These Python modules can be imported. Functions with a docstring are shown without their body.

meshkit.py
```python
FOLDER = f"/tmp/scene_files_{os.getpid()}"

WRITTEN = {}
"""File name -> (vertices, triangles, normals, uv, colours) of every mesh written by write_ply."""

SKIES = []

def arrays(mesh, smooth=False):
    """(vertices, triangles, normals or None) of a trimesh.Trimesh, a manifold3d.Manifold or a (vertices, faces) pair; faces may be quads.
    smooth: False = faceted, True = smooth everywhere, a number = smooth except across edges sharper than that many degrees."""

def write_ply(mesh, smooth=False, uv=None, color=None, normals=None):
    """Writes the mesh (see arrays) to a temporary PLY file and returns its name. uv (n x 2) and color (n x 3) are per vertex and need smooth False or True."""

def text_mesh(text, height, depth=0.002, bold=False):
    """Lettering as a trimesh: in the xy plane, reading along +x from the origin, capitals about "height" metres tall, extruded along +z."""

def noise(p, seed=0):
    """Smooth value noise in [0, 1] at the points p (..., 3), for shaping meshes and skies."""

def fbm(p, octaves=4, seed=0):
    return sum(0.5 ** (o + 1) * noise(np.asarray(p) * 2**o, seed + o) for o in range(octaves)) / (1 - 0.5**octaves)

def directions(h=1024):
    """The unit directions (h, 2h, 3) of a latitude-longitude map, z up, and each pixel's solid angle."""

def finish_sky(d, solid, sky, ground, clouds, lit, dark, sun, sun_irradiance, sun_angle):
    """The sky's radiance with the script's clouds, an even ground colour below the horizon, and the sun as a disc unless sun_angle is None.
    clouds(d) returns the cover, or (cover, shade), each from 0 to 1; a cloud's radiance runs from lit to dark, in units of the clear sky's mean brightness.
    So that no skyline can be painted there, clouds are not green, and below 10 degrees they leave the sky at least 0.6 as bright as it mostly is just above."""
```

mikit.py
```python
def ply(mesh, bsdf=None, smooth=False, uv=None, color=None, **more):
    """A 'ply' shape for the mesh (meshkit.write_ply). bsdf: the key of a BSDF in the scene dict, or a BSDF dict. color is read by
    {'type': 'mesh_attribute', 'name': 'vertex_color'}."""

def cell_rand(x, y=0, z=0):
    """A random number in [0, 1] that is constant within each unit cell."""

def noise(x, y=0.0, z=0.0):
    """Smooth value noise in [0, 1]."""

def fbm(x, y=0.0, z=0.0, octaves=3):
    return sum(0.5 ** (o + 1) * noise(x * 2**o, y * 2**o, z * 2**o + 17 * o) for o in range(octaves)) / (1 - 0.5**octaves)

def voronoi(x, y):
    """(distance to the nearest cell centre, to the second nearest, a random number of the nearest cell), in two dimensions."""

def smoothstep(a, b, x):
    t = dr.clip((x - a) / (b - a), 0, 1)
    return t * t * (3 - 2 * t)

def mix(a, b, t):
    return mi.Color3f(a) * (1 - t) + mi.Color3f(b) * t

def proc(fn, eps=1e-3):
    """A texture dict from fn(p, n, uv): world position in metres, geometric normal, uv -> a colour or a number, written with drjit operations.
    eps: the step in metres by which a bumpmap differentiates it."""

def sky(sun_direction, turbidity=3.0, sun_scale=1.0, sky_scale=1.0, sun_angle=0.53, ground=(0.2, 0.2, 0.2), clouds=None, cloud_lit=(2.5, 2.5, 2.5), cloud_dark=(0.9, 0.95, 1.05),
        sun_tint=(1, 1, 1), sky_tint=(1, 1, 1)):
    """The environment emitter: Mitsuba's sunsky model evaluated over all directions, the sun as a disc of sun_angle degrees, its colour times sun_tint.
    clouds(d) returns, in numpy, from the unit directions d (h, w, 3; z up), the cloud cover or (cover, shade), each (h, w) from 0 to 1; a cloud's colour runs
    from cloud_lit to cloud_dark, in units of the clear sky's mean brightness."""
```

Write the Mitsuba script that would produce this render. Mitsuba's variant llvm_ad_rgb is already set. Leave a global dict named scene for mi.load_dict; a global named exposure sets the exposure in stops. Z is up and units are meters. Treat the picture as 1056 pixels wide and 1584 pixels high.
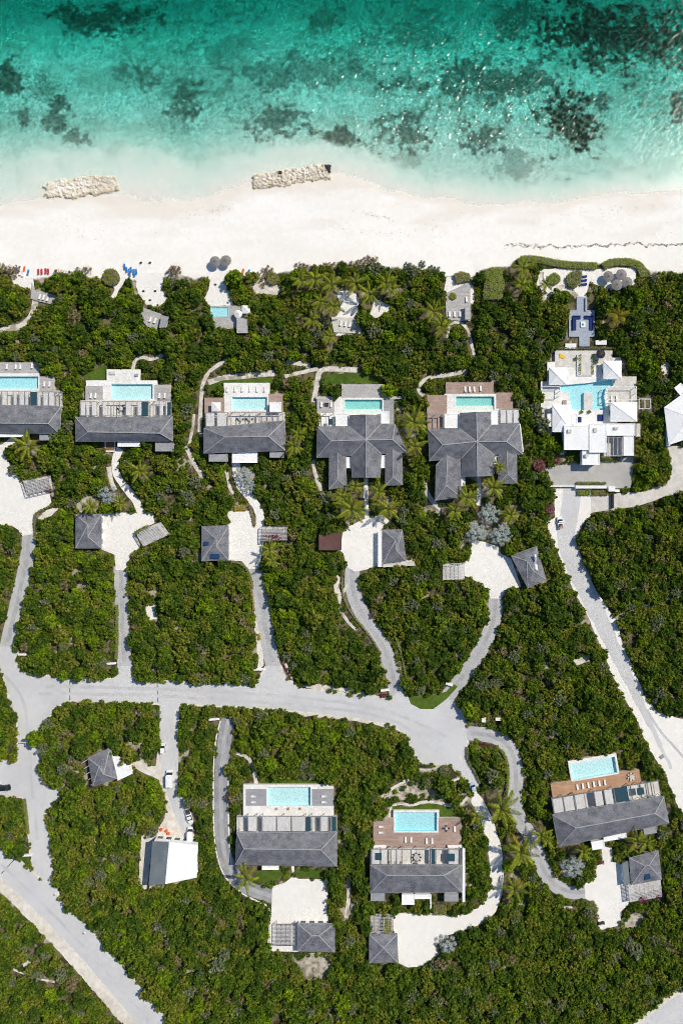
import math, random
import numpy as np, trimesh, shapely, drjit as dr, mitsuba as mi, mikit, meshkit
from shapely.geometry import Polygon, LineString, Point, MultiPolygon, box as sbox
from shapely.ops import unary_union
from mikit import noise, fbm, smoothstep, mix, cell_rand, voronoi, proc
T = mi.ScalarTransform4f
random.seed(7)
RNG = np.random.default_rng(11)
scene, labels = {}, {}

# ------------------------------------------------------------------ camera, sky, exposure
LAND, ALT, S = 2.0, 300.0, 4.0          # land height, drone height above land, plan units per metre
scene['camera'] = {'type': 'perspective', 'fov_axis': 'x', 'fov': 2 * math.degrees(math.atan(132 / ALT)), 'near_clip': 1.0, 'far_clip': 9000.0,
                   'to_world': T().look_at(origin=[0, 0, LAND + ALT], target=[0, 0, LAND], up=[0, 1, 0])}
SUN = (0.53, 0.37, 0.766)
scene['sky'] = mikit.sky(SUN, turbidity=3.0, sun_tint=(0.945, 1.055, 1.20))
exposure = 1.55

# ------------------------------------------------------------------ materials
def rgb(*c): return {'type': 'rgb', 'value': [float(x) for x in c]}
def matte(key, tex, rough=0.9, spec=0.15):
    scene[key] = {'type': 'twosided', 'b': {'type': 'principled', 'base_color': tex, 'roughness': rough, 'specular': spec}}
def plain(key, c, rough=0.8, spec=0.2, **k):
    scene[key] = {'type': 'twosided', 'b': {'type': 'principled', 'base_color': rgb(*c), 'roughness': rough, 'specular': spec, **k}}
def mottled(key, a, b, scale, c=None, rough=0.9, spec=0.12, stretch=1.0):
    def fn(p, n, uv):
        f = fbm(p.x * scale * stretch, p.y * scale, p.z * scale, 4)
        g = noise(p.x * 0.11, p.y * 0.11 + 40)
        t = smoothstep(0.25, 0.75, f * 0.75 + g * 0.25)
        k = mix(a, b, t)
        if c is not None:
            k = mix(k, c, smoothstep(0.62, 0.72, fbm(p.x * 0.33 + 9, p.y * 0.33, 3.0, 3)))
        return k
    matte(key, proc(fn), rough, spec)

def piecewise(x, pts):
    y = mi.Float(pts[0][1])
    for (x0, y0), (x1, y1) in zip(pts[:-1], pts[1:]):
        y = y + (y1 - y0) * dr.clip((x - x0) / (x1 - x0), 0, 1)
    return y
def wx(px): return (px - 528) / S
def wy(py): return (792 - py) / S
VEG = [(-400, 410), (-20, 405), (0, 412), (25, 428), (50, 432), (85, 422), (130, 425), (155, 433), (185, 428), (210, 432), (247, 425), (320, 428), (345, 422), (375, 420),
       (400, 428), (440, 420), (470, 414), (525, 412), (545, 408), (600, 412), (640, 415), (695, 425), (730, 428), (745, 415), (790, 408), (805, 398), (860, 398),
       (925, 405), (990, 402), (1005, 420), (1080, 420), (1500, 420)]
VEGW = [(wx(a), wy(b)) for a, b in VEG]
# reef and seagrass patches on the sea floor: plan x, y, half sizes, strength
REEFS = [(965, 38, 125, 56, 1.0), (150, 8, 90, 24, .9), (500, 12, 32, 26, .7), (800, 12, 45, 30, .7), (884, 182, 42, 54, 1.0), (936, 146, 14, 17, .8), (628, 196, 46, 32, .8),
         (742, 206, 46, 26, .8), (455, 100, 90, 30, .6), (425, 178, 40, 26, .75), (286, 140, 26, 30, .8), (212, 103, 44, 22, .6), (72, 182, 24, 20, .75), (115, 205, 22, 13, .7),
         (4, 112, 20, 28, .9), (87, 148, 15, 16, .85), (30, 176, 13, 18, .7), (520, 204, 36, 15, .85), (800, 252, 34, 26, .45), (4, 272, 16, 22, .7), (745, 112, 120, 34, .8),
         (1056, 155, 12, 24, .9), (786, 172, 11, 18, .7), (640, 30, 70, 30, .5), (345, 62, 60, 26, .4), (60, 128, 22, 16, .5), (640, 240, 30, 14, .35), (455, 250, 16, 14, .3)]
def reef_amount(x, y):
    u, v = x * S + 528, 792 - y * S
    w1, w2 = fbm(x * 0.16, y * 0.16, 1.0, 3) - 0.5, fbm(x * 0.6 + 31, y * 0.6, 2.0, 3) - 0.5
    a = mi.Float(0)
    for cx, cy, rx, ry, s in REEFS:
        d = dr.sqrt(dr.square((u - cx) / rx) + dr.square((v - cy) / ry)) + w1 * 1.3 + w2 * 1.8
        a = dr.maximum(a, s * smoothstep(1.25, 0.55, d))
    return a
def ground_color(p, n, uv):
    x, y, z = p.x, p.y, p.z
    fine = fbm(x * 0.9, y * 0.9, 0.0, 4)
    big = fbm(x * 0.05, y * 0.12, 5.0, 3)
    beach = mix((0.80, 0.765, 0.715), (0.85, 0.83, 0.795), smoothstep(0.3, 0.7, 0.5 * fine + 0.5 * big))
    streak = smoothstep(0.52, 0.72, fbm(x * 0.05 + 3 + 0.8 * fine, y * 0.22 + 0.6 * fine, 2.0, 5)) * smoothstep(1.75, 1.2, z)
    beach = mix(beach, (0.70, 0.63, 0.56), streak * 0.32)
    wet = smoothstep(0.75, 0.05, z + (fbm(x * 0.06, y * 0.16, 8.0, 4) - 0.5) * 1.5)
    sand = mix(beach, (0.72, 0.665, 0.585), wet * 0.75)
    # sea floor: pale sand with caustic-like light painted in, litter, then reef and grass
    painted_caustics = 0.35 * fbm(x * 0.25, y * 0.5, 4.0, 3) + 0.65 * fbm(x * 1.9, y * 1.2, 9.0, 2)
    floor_ = mix((0.46, 0.46, 0.40), (0.88, 0.87, 0.81), smoothstep(0.25, 0.74, painted_caustics))
    floor_ = mix(floor_, mix((0.56, 0.555, 0.48), (0.70, 0.69, 0.61), smoothstep(0.3, 0.7, painted_caustics)), smoothstep(-2.6, -0.9, z) * 0.85)
    speck = smoothstep(0.54, 0.68, fbm(x * 0.6 + 4, y * 0.6, 1.0, 3)) * smoothstep(0.40, 0.60, fbm(x * 0.05, y * 0.05 + 7, 1.0, 2))
    thin = smoothstep(0.36, 0.66, fbm(x * 0.07 + 20, y * 0.10, 3.0, 4) * 0.7 + 0.3 * fbm(x * 0.7, y * 0.7, 5.0, 2)) * smoothstep(-1.1, -1.9, z) * smoothstep(-5.6, -4.2, z)
    floor_ = mix(floor_, (0.26, 0.25, 0.19), thin * 0.42)
    floor_ = mix(floor_, (0.16, 0.17, 0.12), speck * 0.5 * smoothstep(-1.2, -2.2, z))
    r = reef_amount(x, y)
    reefc = mix((0.028, 0.025, 0.018), (0.19, 0.15, 0.105), smoothstep(0.36, 0.70, fbm(x * 1.1, y * 1.1, 3.0, 4)))
    floor_ = mix(floor_, reefc, r)
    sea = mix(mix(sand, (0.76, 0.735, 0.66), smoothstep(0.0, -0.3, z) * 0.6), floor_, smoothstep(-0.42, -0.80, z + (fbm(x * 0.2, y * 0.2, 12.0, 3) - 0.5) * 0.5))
    # land soil under the scrub
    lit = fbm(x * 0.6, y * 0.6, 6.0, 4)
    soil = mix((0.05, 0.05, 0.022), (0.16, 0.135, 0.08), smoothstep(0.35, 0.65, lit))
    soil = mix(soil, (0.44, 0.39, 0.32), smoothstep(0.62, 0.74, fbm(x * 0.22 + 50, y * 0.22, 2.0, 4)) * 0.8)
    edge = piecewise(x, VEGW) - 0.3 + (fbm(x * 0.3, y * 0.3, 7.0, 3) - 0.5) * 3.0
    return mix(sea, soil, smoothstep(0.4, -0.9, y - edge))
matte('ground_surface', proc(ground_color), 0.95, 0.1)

def road_color(base, dark, tint=0.0):
    def fn(p, n, uv):
        f = fbm(p.x * 0.7, p.y * 0.7, 0.0, 4); g = fbm(p.x * 0.09, p.y * 0.09, 3.0, 3); h = noise(p.x * 4, p.y * 4)
        k = mix(dark, base, smoothstep(0.25, 0.7, 0.30 * f + 0.62 * g + 0.08 * h))
        return mix(k, (0.62, 0.58, 0.51), smoothstep(0.56, 0.80, fbm(p.x * 0.3 + 11, p.y * 0.3, 5.0, 4)) * 0.3)
    return proc(fn)
matte('road_concrete', road_color((0.58, 0.58, 0.59), (0.515, 0.515, 0.525)), 0.9)
matte('drive_concrete', road_color((0.48, 0.48, 0.49), (0.41, 0.41, 0.42)), 0.9)
matte('dark_drive', road_color((0.40, 0.405, 0.43), (0.25, 0.255, 0.28)), 0.9)
matte('court_concrete', road_color((0.44, 0.43, 0.41), (0.36, 0.355, 0.34)), 0.9)
mottled('gravel_white', (0.755, 0.73, 0.69), (0.815, 0.79, 0.75), 0.8)
mottled('shoulder_sand', (0.55, 0.50, 0.43), (0.76, 0.72, 0.66), 0.8, rough=0.95)
mottled('path_pale', (0.50, 0.46, 0.40), (0.72, 0.69, 0.63), 1.0, (0.36, 0.32, 0.26))
mottled('rubble', (0.16, 0.135, 0.09), (0.56, 0.51, 0.43), 0.9)
mottled('lawn_grass', (0.045, 0.085, 0.012), (0.095, 0.15, 0.02), 0.8)
def shingle(p, n, uv):
    row = dr.floor(p.z / 0.11)
    a = cell_rand(dr.floor(p.x / 0.35), dr.floor(p.y / 0.35), row)
    st = fbm(p.x * 0.55, p.y * 0.55, p.z * 0.4, 4)
    k = mix((0.090, 0.093, 0.110), (0.245, 0.248, 0.272), smoothstep(0.2, 0.8, 0.55 * st + 0.3 * a + 0.15 * noise(p.x * 3, p.y * 3, p.z * 3)))
    return mix(k, (0.24, 0.235, 0.235), smoothstep(0.60, 0.75, fbm(p.x * 0.25 + 4, p.y * 0.9, 2.0, 3)) * 0.35)
matte('shingle', proc(shingle), 0.85, 0.2)
def planks(a, b, c):
    def fn(p, n, uv):
        row = dr.floor(p.y / 0.32)
        t = cell_rand(row, dr.floor(p.x / 3.1 + cell_rand(row, 5) * 3), 2)
        k = mix(a, b, 0.55 * t + 0.45 * fbm(p.x * 0.35, p.y * 1.6, 1.0, 3))
        return mix(k, c, smoothstep(0.55, 0.75, fbm(p.x * 0.3, p.y * 0.3, 2.0, 3)) * 0.4)
    return proc(fn)
matte('deck_brown', planks((0.29, 0.20, 0.165), (0.43, 0.32, 0.27), (0.48, 0.39, 0.35)), 0.85)
matte('deck_orange', planks((0.36, 0.205, 0.12), (0.50, 0.31, 0.20), (0.52, 0.36, 0.26)), 0.85)
matte('deck_grey', planks((0.32, 0.31, 0.305), (0.50, 0.485, 0.475), (0.44, 0.42, 0.40)), 0.85)
matte('deck_slate', planks((0.25, 0.255, 0.275), (0.36, 0.36, 0.38), (0.40, 0.40, 0.42)), 0.85)
matte('deck_blue', planks((0.30, 0.34, 0.41), (0.38, 0.42, 0.49), (0.42, 0.46, 0.53)), 0.85)
mottled('terrace_white', (0.70, 0.685, 0.655), (0.82, 0.805, 0.78), 0.6)
mottled('terrace_stone', (0.52, 0.50, 0.46), (0.68, 0.65, 0.61), 0.7)
mottled('stucco', (0.74, 0.735, 0.72), (0.82, 0.815, 0.80), 0.5)
mottled('roof_white', (0.78, 0.78, 0.775), (0.85, 0.85, 0.845), 0.35)
mottled('roof_brown', (0.115, 0.06, 0.055), (0.155, 0.085, 0.078), 0.5)
mottled('roof_steel', (0.14, 0.165, 0.18), (0.20, 0.225, 0.235), 0.35, rough=0.6, spec=0.3)
mottled('ridge', (0.33, 0.33, 0.345), (0.42, 0.42, 0.43), 0.6)
mottled('timber_grey', (0.42, 0.405, 0.40), (0.60, 0.585, 0.575), 1.5)
mottled('panel_pale', (0.50, 0.485, 0.475), (0.66, 0.645, 0.635), 0.9, stretch=3.0)
mottled('timber_beam', (0.20, 0.195, 0.195), (0.30, 0.29, 0.29), 1.5)
mottled('timber_dark', (0.10, 0.095, 0.095), (0.17, 0.16, 0.16), 1.0)
mottled('rust_gravel', (0.20, 0.10, 0.045), (0.30, 0.17, 0.08), 1.0)
mottled('rock', (0.60, 0.53, 0.43), (0.83, 0.78, 0.70), 0.8)
mottled('rock_stained', (0.48, 0.38, 0.22), (0.76, 0.68, 0.52), 0.7)
mottled('weed', (0.09, 0.065, 0.045), (0.20, 0.15, 0.11), 1.0)
mottled('weed_pale', (0.34, 0.25, 0.18), (0.5, 0.4, 0.3), 1.0)
mottled('thatch', (0.17, 0.16, 0.155), (0.27, 0.255, 0.245), 3.0)
mottled('bark', (0.13, 0.105, 0.08), (0.24, 0.20, 0.155), 2.0)
plain('pool_liner', (0.37, 0.72, 0.77)); plain('pool_liner_pale', (0.50, 0.765, 0.775)); plain('pool_liner_green', (0.24, 0.60, 0.57)); plain('pool_shelf', (0.68, 0.76, 0.70))
plain('white_fabric', (0.80, 0.79, 0.77)); plain('blue_fabric', (0.03, 0.20, 0.52)); plain('red_fabric', (0.50, 0.035, 0.05)); plain('navy_fabric', (0.012, 0.03, 0.14))
plain('orange_plastic', (0.72, 0.13, 0.03)); plain('yellow_fabric', (0.75, 0.48, 0.05)); plain('black_fabric', (0.02, 0.02, 0.024)); plain('teal_plastic', (0.03, 0.35, 0.42))
plain('grey_metal', (0.30, 0.31, 0.32), 0.5, 0.4); plain('tyre', (0.02, 0.02, 0.02)); plain('dark_stuff', (0.05, 0.05, 0.055))
plain('paint_white', (0.78, 0.78, 0.78), 0.3, 0.5, clearcoat=0.6); plain('paint_black', (0.012, 0.016, 0.022), 0.25, 0.5, clearcoat=0.8); plain('paint_blue', (0.40, 0.52, 0.62), 0.3, 0.5, clearcoat=0.6)
plain('car_glass', (0.02, 0.03, 0.04), 0.08, 0.6); plain('solar', (0.02, 0.05, 0.12), 0.15, 0.6); plain('window_glass', (0.03, 0.06, 0.08), 0.08, 0.6)
plain('smoked_glass', (0.03, 0.07, 0.09), 0.12, 0.6); plain('lamp_glass', (0.8, 0.75, 0.65), 0.2, 0.5)
def leafy(key, rough=0.55, trans=0.55):
    scene[key] = {'type': 'principledthin', 'base_color': {'type': 'mesh_attribute', 'name': 'vertex_color'}, 'roughness': rough, 'diff_trans': trans, 'spec_trans': 0.0, 'eta': 1.35}
leafy('leaf'); leafy('frond', 0.45, 0.5)
# water: clear where it is thin, turquoise with depth; its skin reflects the sun on the ripples
scene['sea_medium'] = {'type': 'homogeneous', 'sigma_t': rgb(0.29, 0.059, 0.075), 'albedo': rgb(0, 0, 0)}
scene['sea_skin'] = {'type': 'blendbsdf', 'weight': 0.02, 'a': {'type': 'null'}, 'b': {'type': 'roughconductor', 'alpha': 0.065, 'material': 'none'}}
scene['pool_skin'] = {'type': 'blendbsdf', 'weight': 0.03, 'a': {'type': 'null'}, 'b': {'type': 'roughconductor', 'alpha': 0.065, 'material': 'none'}}

# ------------------------------------------------------------------ helpers
COUNT = {}
def numbered(k):
    n = COUNT.get(k, 0); COUNT[k] = n + 1
    return k if n == 0 else f'{k}_{n:03d}'
def thing(name, label, cat, group=None, kind=None):
    k = numbered(name); labels[k] = {'label': label, 'category': cat}
    if group: labels[k]['group'] = group
    if kind: labels[k]['kind'] = kind
    return k
def part(holder, name, mesh, mat, smooth=False, label=None, kind=None, **more):
    k = numbered(holder + '__' + name)
    scene[k] = mikit.ply(mesh, mat, smooth=smooth, **more)
    if label or kind: labels[k] = {a: b for a, b in (('label', label), ('kind', kind)) if b}
    return k
def solo(name, label, cat, mesh, mat, group=None, kind=None, smooth=False, **more):
    k = thing(name, label, cat, group, kind); scene[k] = mikit.ply(mesh, mat, smooth=smooth, **more)
    return k
def struct(name, mesh, mat, label=None, smooth=False, **more):
    k = numbered(name); scene[k] = mikit.ply(mesh, mat, smooth=smooth, **more)
    labels[k] = {'kind': 'structure'}
    if label: labels[k]['label'] = label
    return k
FRAME = [None]                       # a turned plan frame for the one villa that stands askew
def W(px, py, h=0.0):
    if FRAME[0]:
        (ox, oy), (ux, uy), (vx, vy) = FRAME[0]
        px, py = ox + px * ux + py * vx, oy + px * uy + py * vy
    k = (ALT - h) / ALT
    return (px - 528) / S * k, (792 - py) / S * k
def P3(px, py, h): return (*W(px, py, h), LAND + h)
def PG(pts, h=0.0): return Polygon([W(a, b, h) for a, b in pts]).buffer(0)
def RECT(x0, y0, x1, y1): return [(x0, y0), (x1, y0), (x1, y1), (x0, y1)]
def cat(*ms):
    out = []
    for m in ms: out += list(m) if isinstance(m, (list, tuple)) else [m]
    return trimesh.util.concatenate(out)
def extrude(poly, h0, h1):
    gs = [g for g in getattr(poly, 'geoms', [poly]) if g.area > 1e-4]
    ms = []
    for g in gs:
        m = trimesh.creation.extrude_polygon(shapely.remove_repeated_points(g, 1e-3), h1 - h0, engine='earcut'); m.apply_translation([0, 0, LAND + h0]); ms.append(m)
    return cat(ms)
def slab(pts, h0, h1, holes=()):
    p = PG(pts, h1)
    for q in holes: p = p.difference(q)
    return extrude(p, h0, h1)
def sheet(poly, h):
    vs, fs, at = [], [], 0
    for g in getattr(poly, 'geoms', [poly]):
        if g.area < 0.05: continue
        v, f = trimesh.creation.triangulate_polygon(shapely.remove_repeated_points(g, 1e-3), engine='earcut')
        v, f = np.array(v), np.array(f)
        e1, e2 = v[f[:, 1]] - v[f[:, 0]], v[f[:, 2]] - v[f[:, 0]]; n = e1[:, 0] * e2[:, 1] - e1[:, 1] * e2[:, 0]
        f[n < 0] = f[n < 0][:, ::-1]
        vs.append(np.column_stack([v, np.full(len(v), LAND + h)])); fs.append(f + at); at += len(v)
    return trimesh.Trimesh(np.vstack(vs), np.vstack(fs), process=False)
def box(c, size, rz=0.0):
    m = trimesh.creation.box(size)
    if rz: m.apply_transform(trimesh.transformations.rotation_matrix(rz, [0, 0, 1]))
    m.apply_translation(c); return m
def bar(a, b, w, h, up=0.0):
    a, b = np.array(a, float), np.array(b, float); d = b - a; L = np.linalg.norm(d)
    m = trimesh.creation.box([L, w, h]); x = d / L; y = np.cross([0, 0, 1], x); y /= np.linalg.norm(y); z = np.cross(x, y)
    M = np.eye(4); M[:3, 0], M[:3, 1], M[:3, 2], M[:3, 3] = x, y, z, (a + b) / 2 + [0, 0, up]
    m.apply_transform(M); return m
def tube(pts, rad, sides=6):
    pts = np.asarray(pts, float); t = np.gradient(pts, axis=0); t /= np.linalg.norm(t, axis=1, keepdims=True) + 1e-9
    a = np.cross(t, [0.31, 0.95, 0.03]); a /= np.linalg.norm(a, axis=1, keepdims=True) + 1e-9
    b = np.cross(t, a); ang = np.arange(sides) * 2 * np.pi / sides
    v = pts[:, None] + np.broadcast_to(rad, (len(pts),))[:, None, None] * (np.cos(ang)[None, :, None] * a[:, None] + np.sin(ang)[None, :, None] * b[:, None])
    i, j = np.meshgrid(np.arange(len(pts) - 1), np.arange(sides), indexing='ij')
    q = np.stack([i * sides + j, i * sides + (j + 1) % sides, (i + 1) * sides + (j + 1) % sides, (i + 1) * sides + j], -1).reshape(-1, 4)
    return trimesh.Trimesh(v.reshape(-1, 3), np.vstack([q[:, [0, 1, 2]], q[:, [0, 2, 3]]]), process=False)
def rough_edge(poly, amp=0.5, freq=0.35, seed=0):
    """the same outline with a worn, uneven edge"""
    poly = poly.segmentize(0.8); out = []
    for g in getattr(poly, 'geoms', [poly]):
        if g.area < 0.2: continue
        def ring(r):
            c = np.array(r.coords)[:-1]; p3 = np.column_stack([c * freq, np.full(len(c), seed * 3.7)])
            return c + (np.stack([meshkit.fbm(p3, 3, seed), meshkit.fbm(p3 + 50, 3, seed + 9)], -1) - 0.5) * 2 * amp
        out.append(Polygon(ring(g.exterior), [ring(r) for r in g.interiors]).buffer(0))
    return unary_union(out)
def smoothed(pts, r=1.2): return PG(pts).buffer(-r / 2).buffer(r).buffer(-r / 2)
def stroke(pts, w, cap=2): 
    c = np.array([W(a, b) for a, b in pts])
    for _ in range(2):                                   # corner cutting
        q = np.empty((2 * len(c) - 2, 2)); q[0::2] = 0.75 * c[:-1] + 0.25 * c[1:]; q[1::2] = 0.25 * c[:-1] + 0.75 * c[1:]
        c = np.vstack([c[:1], q, c[-1:]])
    return LineString(c).buffer(w / S / 2, cap_style=cap)
BLOCK = []                            # everything that scrub keeps clear of
def keep_clear(poly, pad=0.0): BLOCK.append(poly.buffer(pad) if pad else poly)

# ------------------------------------------------------------------ ground and sea
SHORE = [(-600, 330), (0, 325), (60, 315), (120, 308), (180, 310), (250, 316), (320, 308), (380, 292), (440, 272), (510, 266), (560, 276), (600, 292), (650, 306), (750, 318), (850, 315), (950, 302), (1056, 297), (1600, 290)]
C1 = [(-600, 255), (0, 248), (60, 240), (150, 230), (200, 226), (260, 238), (300, 256), (350, 240), (400, 229), (500, 219), (560, 232), (620, 262), (700, 276), (800, 286), (900, 276), (1056, 268), (1600, 260)]
C2 = [(-600, 195), (0, 195), (150, 196), (300, 205), (450, 188), (600, 192), (750, 205), (900, 205), (1056, 200), (1600, 200)]
def curve(c, X): return np.interp(X, [wx(a) for a, _ in c], [wy(b) for _, b in c])
def ground_height(X, Y):
    y0, y1, y2 = curve(SHORE, X), curve(C1, X), curve(C2, X)
    yb = np.interp(X, *zip(*VEGW))
    z = np.where(Y < yb, LAND, LAND * np.clip((y0 - Y) / np.maximum(y0 - yb, 1), 0, 1) ** 0.85)
    d = np.where(Y < y1, 0.55 * (Y - y0) / (y1 - y0), np.where(Y < y2, 0.55 + 0.95 * (Y - y1) / (y2 - y1),
        1.5 + 2.1 * np.clip((Y - y2) / 30, 0, 1) + 3.3 * np.clip((Y - y2 - 28) / 25, 0, 1) + 6 * np.clip((Y - y2 - 53) / 150, 0, 1)))
    z = np.where(Y > y0, -d, z)
    n = meshkit.fbm(np.stack([X * 0.12, Y * 0.12, 0 * X], -1), 4) - 0.5
    return z + n * np.where(z > 1.9, 0.0, np.where(z > 0, 0.12 * (1.9 - z) + 0.1, np.clip(0.3 + 0.1 * -z, 0, 0.8)))
def axis(lo, hi, step, far, growth=1.5):
    a, out, s = np.arange(lo, hi + 1e-6, step), [], step
    up, dn, x, y = [], [], hi, lo
    while s < far: s *= growth; x += s; y -= s; up.append(x); dn.append(y)
    return np.concatenate([dn[::-1], a, up])
def grid(xs, ys, fz):
    X, Y = np.meshgrid(xs, ys, indexing='ij'); Z = fz(X, Y); n, m = len(xs), len(ys)
    i = np.arange(n * m).reshape(n, m)
    F = np.concatenate([np.stack([i[:-1, :-1], i[1:, :-1], i[1:, 1:]], -1).reshape(-1, 3), np.stack([i[:-1, :-1], i[1:, 1:], i[:-1, 1:]], -1).reshape(-1, 3)])
    return trimesh.Trimesh(np.stack([X, Y, Z], -1).reshape(-1, 3), F, process=False), i
gx, gy = axis(-145, 145, 1.0, 1500), np.concatenate([-axis(-70, 215, 2.5, 1500)[::-1][:0], np.sort(np.unique(np.concatenate([axis(-205, 212, 3.0, 1500), np.arange(88, 212, 0.9)])))])
gm, _ = grid(gx, gy, ground_height)
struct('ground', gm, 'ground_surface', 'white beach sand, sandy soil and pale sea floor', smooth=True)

def wave(X, Y):
    p = np.stack([X, Y, 0 * X], -1)
    q = 1.0
    def turned(a, fx, fy, o): c, t = math.cos(a), math.sin(a); return np.stack([(X * c + Y * t) * fx + o, (-X * t + Y * c) * fy + o, 0 * X], -1)
    a = meshkit.fbm(turned(0.9, 0.16, 0.42, 0), 3, 3) - 0.5
    b = meshkit.fbm(turned(0.5, 0.62, 0.9, 40), 2, 8) - 0.5
    r = np.abs(2 * meshkit.fbm(turned(0.75, 0.28, 0.6, 90), 3, 5) - 1)
    gust = np.interp(X, [-140, 0, 60, 100, 140], [.30, .30, .22, .12, .10]) + 1.05 * np.exp(-((X - 28) / 50) ** 2 - ((Y - 156) / 27) ** 2) + 0.25 * np.clip(meshkit.fbm(p * 0.02 + 5, 3, 2) * 2.4 - 0.9, 0, 1)
    off = np.clip((Y - curve(SHORE, X) - 1) / 24, 0.10, 1)
    w = (0.42 * a + 0.80 * b - 0.30 * r) * gust * off * 0.60
    g = ground_height(X, Y)                       # the sheet ends in a steep lip where it is a few centimetres deep
    return np.where(g > -0.06, np.minimum(g, 1.5) - 0.45, np.maximum(w, g + 0.05))
sxs = axis(-136, 136, 0.36, 2000); sys_ = np.concatenate([np.arange(106, 202, 0.36), 202 + np.cumsum(0.5 * 1.5 ** np.arange(1, 21))])
sm, si = grid(sxs, sys_, wave)
top = len(sm.vertices)
rim = np.concatenate([si[:, 0], si[-1, 1:], si[::-1, -1][1:], si[0, ::-1][1:-1]])
low = sm.vertices[rim] * [1, 1, 0] + [0, 0, -40]
V = np.vstack([sm.vertices, low, [[0, 300, -40]]]); F = [sm.faces]
k = len(rim); j = np.arange(k); j2 = (j + 1) % k
F += [np.stack([rim[j], top + j, top + j2], -1), np.stack([rim[j], top + j2, rim[j2]], -1), np.stack([np.full(k, len(V) - 1), top + j2, top + j], -1)]
struct('sea', trimesh.Trimesh(V, np.vstack(F), process=False), 'sea_skin', 'clear turquoise sea with small wind waves', smooth=60, interior={'type': 'ref', 'id': 'sea_medium'})

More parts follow.
